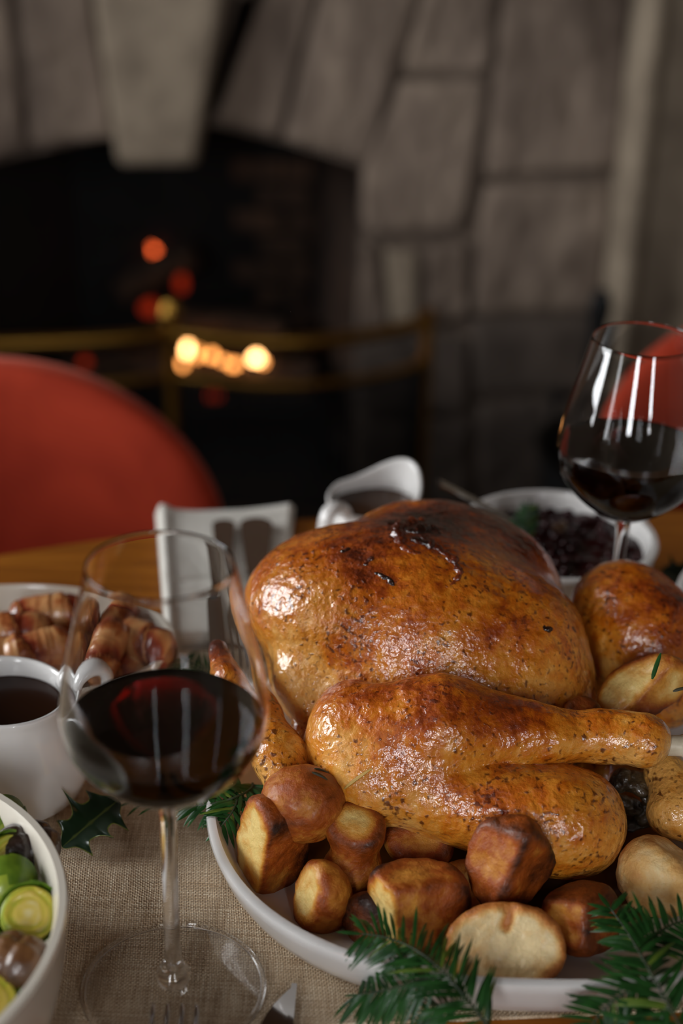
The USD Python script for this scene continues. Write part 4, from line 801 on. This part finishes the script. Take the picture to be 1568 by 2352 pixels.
def gravy(label, loc, rz, z, mat, r):
    a = np.arange(64) / 64 * 2 * PI; k = .5; sp = np.clip(np.cos(a), 0, 1) ** 3; rx = r * (1 + .16 * k * sp); R2 = rotz_m(rz)
    rows = []
    for s, dz in ((.001, -.006), (.995, -.006), (1.0, -.001), (.99, 0), (.95, -.0004), (.001, -.0004)): rows.append((np.stack([rx * s * np.cos(a), rx * s * np.sin(a), np.full(64, z + dz)], 1) @ R2.T) + loc)
    m = trimesh.Trimesh(np.concatenate(rows), grid_faces(6, 64, wrap_v=True), process=False); m.merge_vertices(); m.fix_normals()
    tag(stage.GetPrimAtPath(obj('gravy', m, mat, smooth=30)), label, 'gravy')
gravy('dark brown gravy in the left white jug', J1, PI + .42, .054, 'gravy', .0322)
gravy('thin brown gravy in the jug behind the bird', J2, j2r, .050, 'gravy_pale', .0300)

# ---------------------------------------------------------------- wine glasses
def wine(inner, loc, level, label):
    k = inner[inner[:, 1] < level - .0004]; rl = np.interp(level, inner[:, 1], inner[:, 0])
    prof = [(r, z) for r, z in k] + [(rl, level), (rl - .0012, level - .0005), (rl - .003, level - .0006), (0, level - .0006)]
    tag(stage.GetPrimAtPath(obj('red_wine', lathe(prof, 128, loc), 'wine', smooth=35)), 'red wine in the ' + ('foreground glass' if loc[1] < .7 else 'glass beside the cranberry bowl'), 'red wine')
def make_glass(loc, label, level):
    t = thing('wine_glass', label, 'wine glass', loc, 0, 'large red wine glasses')
    from scipy.interpolate import PchipInterpolator as PI_
    h = np.array([.1105, .1125, .116, .121, .128, .137, .147, .157, .170, .190, .210, .2250]); r = np.array([.0052, .0098, .0165, .0240, .0318, .0390, .0432, .0443, .0428, .0384, .0335, .0301])
    hh = np.r_[np.linspace(.1105, .13, 16), np.linspace(.132, .225, 44)]; ro = PI_(h, r)(hh); wl = .0008
    hi = np.r_[.1130, hh[6:]]; ri = np.r_[0, np.maximum(PI_(h, r)(hh[6:]) - wl - .0006 * np.clip((.125 - hh[6:]) / .015, 0, 1), .003)]; hi[1:] += .0006 * np.clip((.135 - hi[1:]) / .02, 0, 1)
    inner = np.c_[ri, hi]; inner[-1, 1] -= .0003; full = inner.copy(); inner = np.vstack([[np.interp(level, full[:, 1], full[:, 0]), level], full[full[:, 1] > level]])
    prof = np.vstack([np.c_[ro, hh], [[ro[-1] - .0002, .2254], [ro[-1] - .0006, .2254]], inner[::-1]])
    obj('bowl', lathe(prof, 128), 'glass', t, smooth=True, local=True)
    st = np.array([(.0066, .0052), (.0074, .0058), (.0078, .0075), (.0082, .0092), (.0078, .0108), (.0070, .0118), (.0055, .0145), (.0042, .018), (.0038, .026), (.0036, .05), (.0035, .08), (.0037, .098), (.0043, .106), (.0052, .1105)])
    obj('stem', lathe(st, 48), 'glass', t, smooth=True, local=True)
    fo = np.array([(0, .0003), (.040, .0003), (.0422, .0006), (.0428, .0013), (.0424, .0019), (.038, .0024), (.026, .0033), (.014, .0043), (.0088, .0050), (.0066, .0052)])
    obj('foot', lathe(fo, 128), 'thin_glass', t, smooth=35, local=True)
    ra = np.arange(12) / 12 * 2 * PI; rows = [(.0418 + .0013 * math.cos(q), .0015 + .0011 * math.sin(q)) for q in ra]; rows.append(rows[0])
    obj('foot_rim', lathe(rows, 128), 'glass', t, smooth=True, local=True)
    wine(full, loc, level, label)
    return t
G1 = np.array([-.0725, .540, T + .0036]); G2 = np.array([.1705, .826, T + .0036])
make_glass(G1, 'large wine glass in the foreground, half full, out of focus', .1490)
make_glass(G2, 'large wine glass standing beside the cranberry bowl at the right', .1580)

# ---------------------------------------------------------------- bacon rolls
def bacon_roll(label, c, ang, tilt, L=.046, r=.0118, seed=0, turns=1.7, bend=.1):
    rng = np.random.default_rng(seed); d = np.array([math.cos(ang) * math.cos(tilt), math.sin(ang) * math.cos(tilt), math.sin(tilt)]); c = np.array(c)
    s = np.cross(d, [0, 0, 1.0]); s = s / np.linalg.norm(s) if np.linalg.norm(s) > .1 else np.array([1., 0, 0]); w = np.cross(s, d)
    def shell(x, rad, n=40, ridge=0, att=False):
        a = np.arange(n) / n * 2 * PI; A, X = np.meshgrid(a, x); Rr = np.tile(rad[:, None], (1, n)); ph = np.mod(A / (2 * PI) + turns * X / L + seed * .37, 1)
        if ridge: Rr = Rr + ridge * (ph ** 1.5 - .3) * np.clip(rad[:, None] / r, 0, 1)
        P3 = c + X[..., None] * d + (Rr * np.cos(A))[..., None] * s + (Rr * np.sin(A))[..., None] * w + (bend * L * ((X / L) ** 2) * -1)[..., None] * w
        m = trimesh.Trimesh(P3.reshape(-1, 3), grid_faces(len(x), n, wrap_v=True), process=False)
        if m.volume < 0: m.invert()
        return m, ph.ravel()
    t = thing('bacon_roll', label, 'bacon wrapped sausage', c - [0, 0, r], 0, 'bacon rolls in the oval dish')
    x = np.linspace(-L / 2, L / 2, 30); m, _ = shell(x, np.maximum(r * .86 * np.sqrt(np.clip(1 - (np.abs(x) / (L / 2)) ** 4, 0, 1)), 1e-4)); obj('sausage', m, 'sausage', t, smooth=True)
    x = np.linspace(-L * .47, L * .47, 44); rad = r * (1 - .42 * np.clip((np.abs(x) / (L * .47) - .55) / .45, 0, 1) ** 2.2) + .0006 * rng.standard_normal(44) * .4; rad[0] = rad[-1] = r * .50
    m, ph = shell(x, rad, 40, .0016); bumpy(m, .0006, 120, seed); obj('bacon', m, 'bacon', t, attrs={'wrap': ph})
for a in [('bacon roll lying along the back of the dish', at(112, 1412, .045), .12, .05, .050, .0125, 1), ('bacon roll at the left frame edge, second row', at(28, 1452, .044), .1, 0, .048, .012, 2), ('bacon roll behind the jug rim, light and slanting', at(88, 1494, .042), .35, .05, .046, .012, 3),
          ('bacon roll in the middle of the dish, left of the glass', at(152, 1462, .032), 1.0, -.1, .044, .012, 4), ('small bacon roll at the back, seen through the wine glass', at(258, 1420, .036), 1.3, .1, .040, .0115, 5), ('bacon roll standing up, seen through the wine glass', at(225, 1492, .044), 1.35, .35, .046, .0125, 6),
          ('bacon roll at the right end of the dish', at(328, 1474, .040), -.55, .0, .046, .0128, 7), ('dark bacon roll low at the front of the dish', at(270, 1538, .026), .3, 0, .046, .0118, 8), ('bacon roll cut by the left edge, above the jug', at(-8, 1512, .038), .2, 0, .044, .012, 9), ('bacon roll low behind the others', at(170, 1520, .024), .1, 0, .046, .0115, 10)]:
    bacon_roll(a[0], a[1], a[2], a[3], a[4], a[5], a[6])

# ---------------------------------------------------------------- sprouts and chestnuts
def sprout_half(label, c, r, face, seed):
    c = np.array(c); face = np.array(face, float) / np.linalg.norm(face); t = thing('brussels_sprout', label, 'brussels sprout', c - [0, 0, r * .8], 0, 'halved sprouts in the cream bowl')
    def f(p): return smax(ell(p, c, (r * .93, r * .93, r * .88)), (p - c) @ face - .15 * r, .0012)
    m = solid(f, c - r * 1.2, c + r * 1.2, r / 15); v = np.array(m.vertices); on = np.clip(1 - np.abs((v - c) @ face - .15 * r) / .0015, 0, 1); q = v - c; q = q - np.outer(q @ face, face); rad = np.linalg.norm(q, axis=1) / r
    lay = .5 + .5 * np.sin(rad * 21 + 9 * meshkit.fbm(v * 95, 3, seed) + 2 * (q @ np.array([.6, .3, .7])) / r); m.vertices = v + np.outer(-on * lay * .0007 * np.clip(rad * 3 - .8, 0, 1), face)
    obj('heart', m, 'sprout_cut', t, attrs={'core': np.where(on > .2, np.clip(rad * .80 + .22 * (lay - .5) * np.clip(rad * 2, 0, 1) + .5 * (meshkit.fbm(v * 70, 3, seed + 5) - .5), 0, 1) - .10, 1.0)})
    s = np.cross(face, [0, 0, 1.]); s /= np.linalg.norm(s); w = np.cross(s, face)
    for k in range(4):
        a0 = k * PI / 2 + seed; th, ph = np.meshgrid(np.linspace(-1.0, 1.0, 16), np.linspace(.06, 1.45, 12), indexing='ij'); rr_ = r * (1.0 + .05 * (k % 2) + .06 * np.clip(.3 - ph, 0, 1) * 3); g = a0 + th * (.9 + .2 * np.sin(ph * 2))
        D = np.cos(g)[..., None] * s + np.sin(g)[..., None] * w; P3 = c + face * .15 * r + (rr_ * np.cos(ph))[..., None] * D - (rr_ * np.sin(ph))[..., None] * face
        o = P3.reshape(-1, 3); i_ = c + (o - c) * .965; fq = grid_faces(16, 12); kk = 192; loop = np.r_[np.arange(16) * 12, 15 * 12 + np.arange(1, 12), (np.arange(15)[::-1]) * 12 + 11, np.arange(11)[::-1][:-1]]; l2 = np.roll(loop, -1)
        m = trimesh.Trimesh(np.vstack([o, i_]), np.vstack([fq, fq[:, ::-1] + kk, np.c_[loop, l2, l2 + kk][:, ::-1], np.c_[loop, l2 + kk, loop + kk][:, ::-1]]), process=False)
        if m.volume < 0: m.invert()
        obj('leaf', m, 'sprout_leaf', t, smooth=50)
sprout_half('halved sprout with its yellow cut face up, nearest the rim', at(66, 2100, .055), .0138, (.1, -.62, .78), 1)
sprout_half('green sprout with its back turned, above the halved one', at(14, 2030, .052), .0135, (-.3, .9, -.2), 2)
sprout_half('yellow green sprout chunk beside the dark chestnut', at(18, 1972, .056), .0125, (.75, -.5, .4), 3)
sprout_half('dark green sprout at the top left frame edge', at(4, 1888, .052), .0130, (-.5, .6, -.2), 4)
sprout_half('green sprout at the left bottom corner', at(-30, 2300, .044), .0135, (.2, -.4, .9), 5)
def chestnut(label, c, r, rot, mat, seed):
    c = np.array(c); R = rotz_m(rot[1]) @ rotx_m(rot[0])
    def f(p):
        q = (p - c) @ R; d = ell(p, c, (r, r * .82, r * .72), R); g = np.abs(q[..., 0]) * .9 + np.abs(q[..., 2] - r * .72) * .35 - .0022
        return d + .0016 * np.exp(-(q[..., 0] / .0022) ** 2) * np.clip(q[..., 2] / r + .6, 0, 1) + .0012 * np.exp(-((q[..., 1] - r * .3) / .0016) ** 2)
    m = solid(f, c - r * 1.2, c + r * 1.2, r / 15); bumpy(m, .0012, 90, seed)
    t = thing('chestnut', label, 'chestnut', c - [0, 0, r * .7], 0, 'cooked chestnuts in the cream bowl'); obj('kernel', m, mat, t, smooth=True)
chestnut('wrinkled dark chestnut curled by the bowl wall', at(60, 1948, .054), .0165, (.5, .5), 'chestnut_dark', 1)
chestnut('brown chestnut in front of the halved sprout', at(38, 2205, .049), .0158, (.2, -.4), 'chestnut', 2)
chestnut('dark chestnut deep under the halved sprout', at(72, 2015, .034), .0150, (.3, .1), 'chestnut_dark', 3)
chestnut('brown chestnut low at the left edge', at(-30, 2150, .026), .0155, (.3, 1.1), 'chestnut', 4)
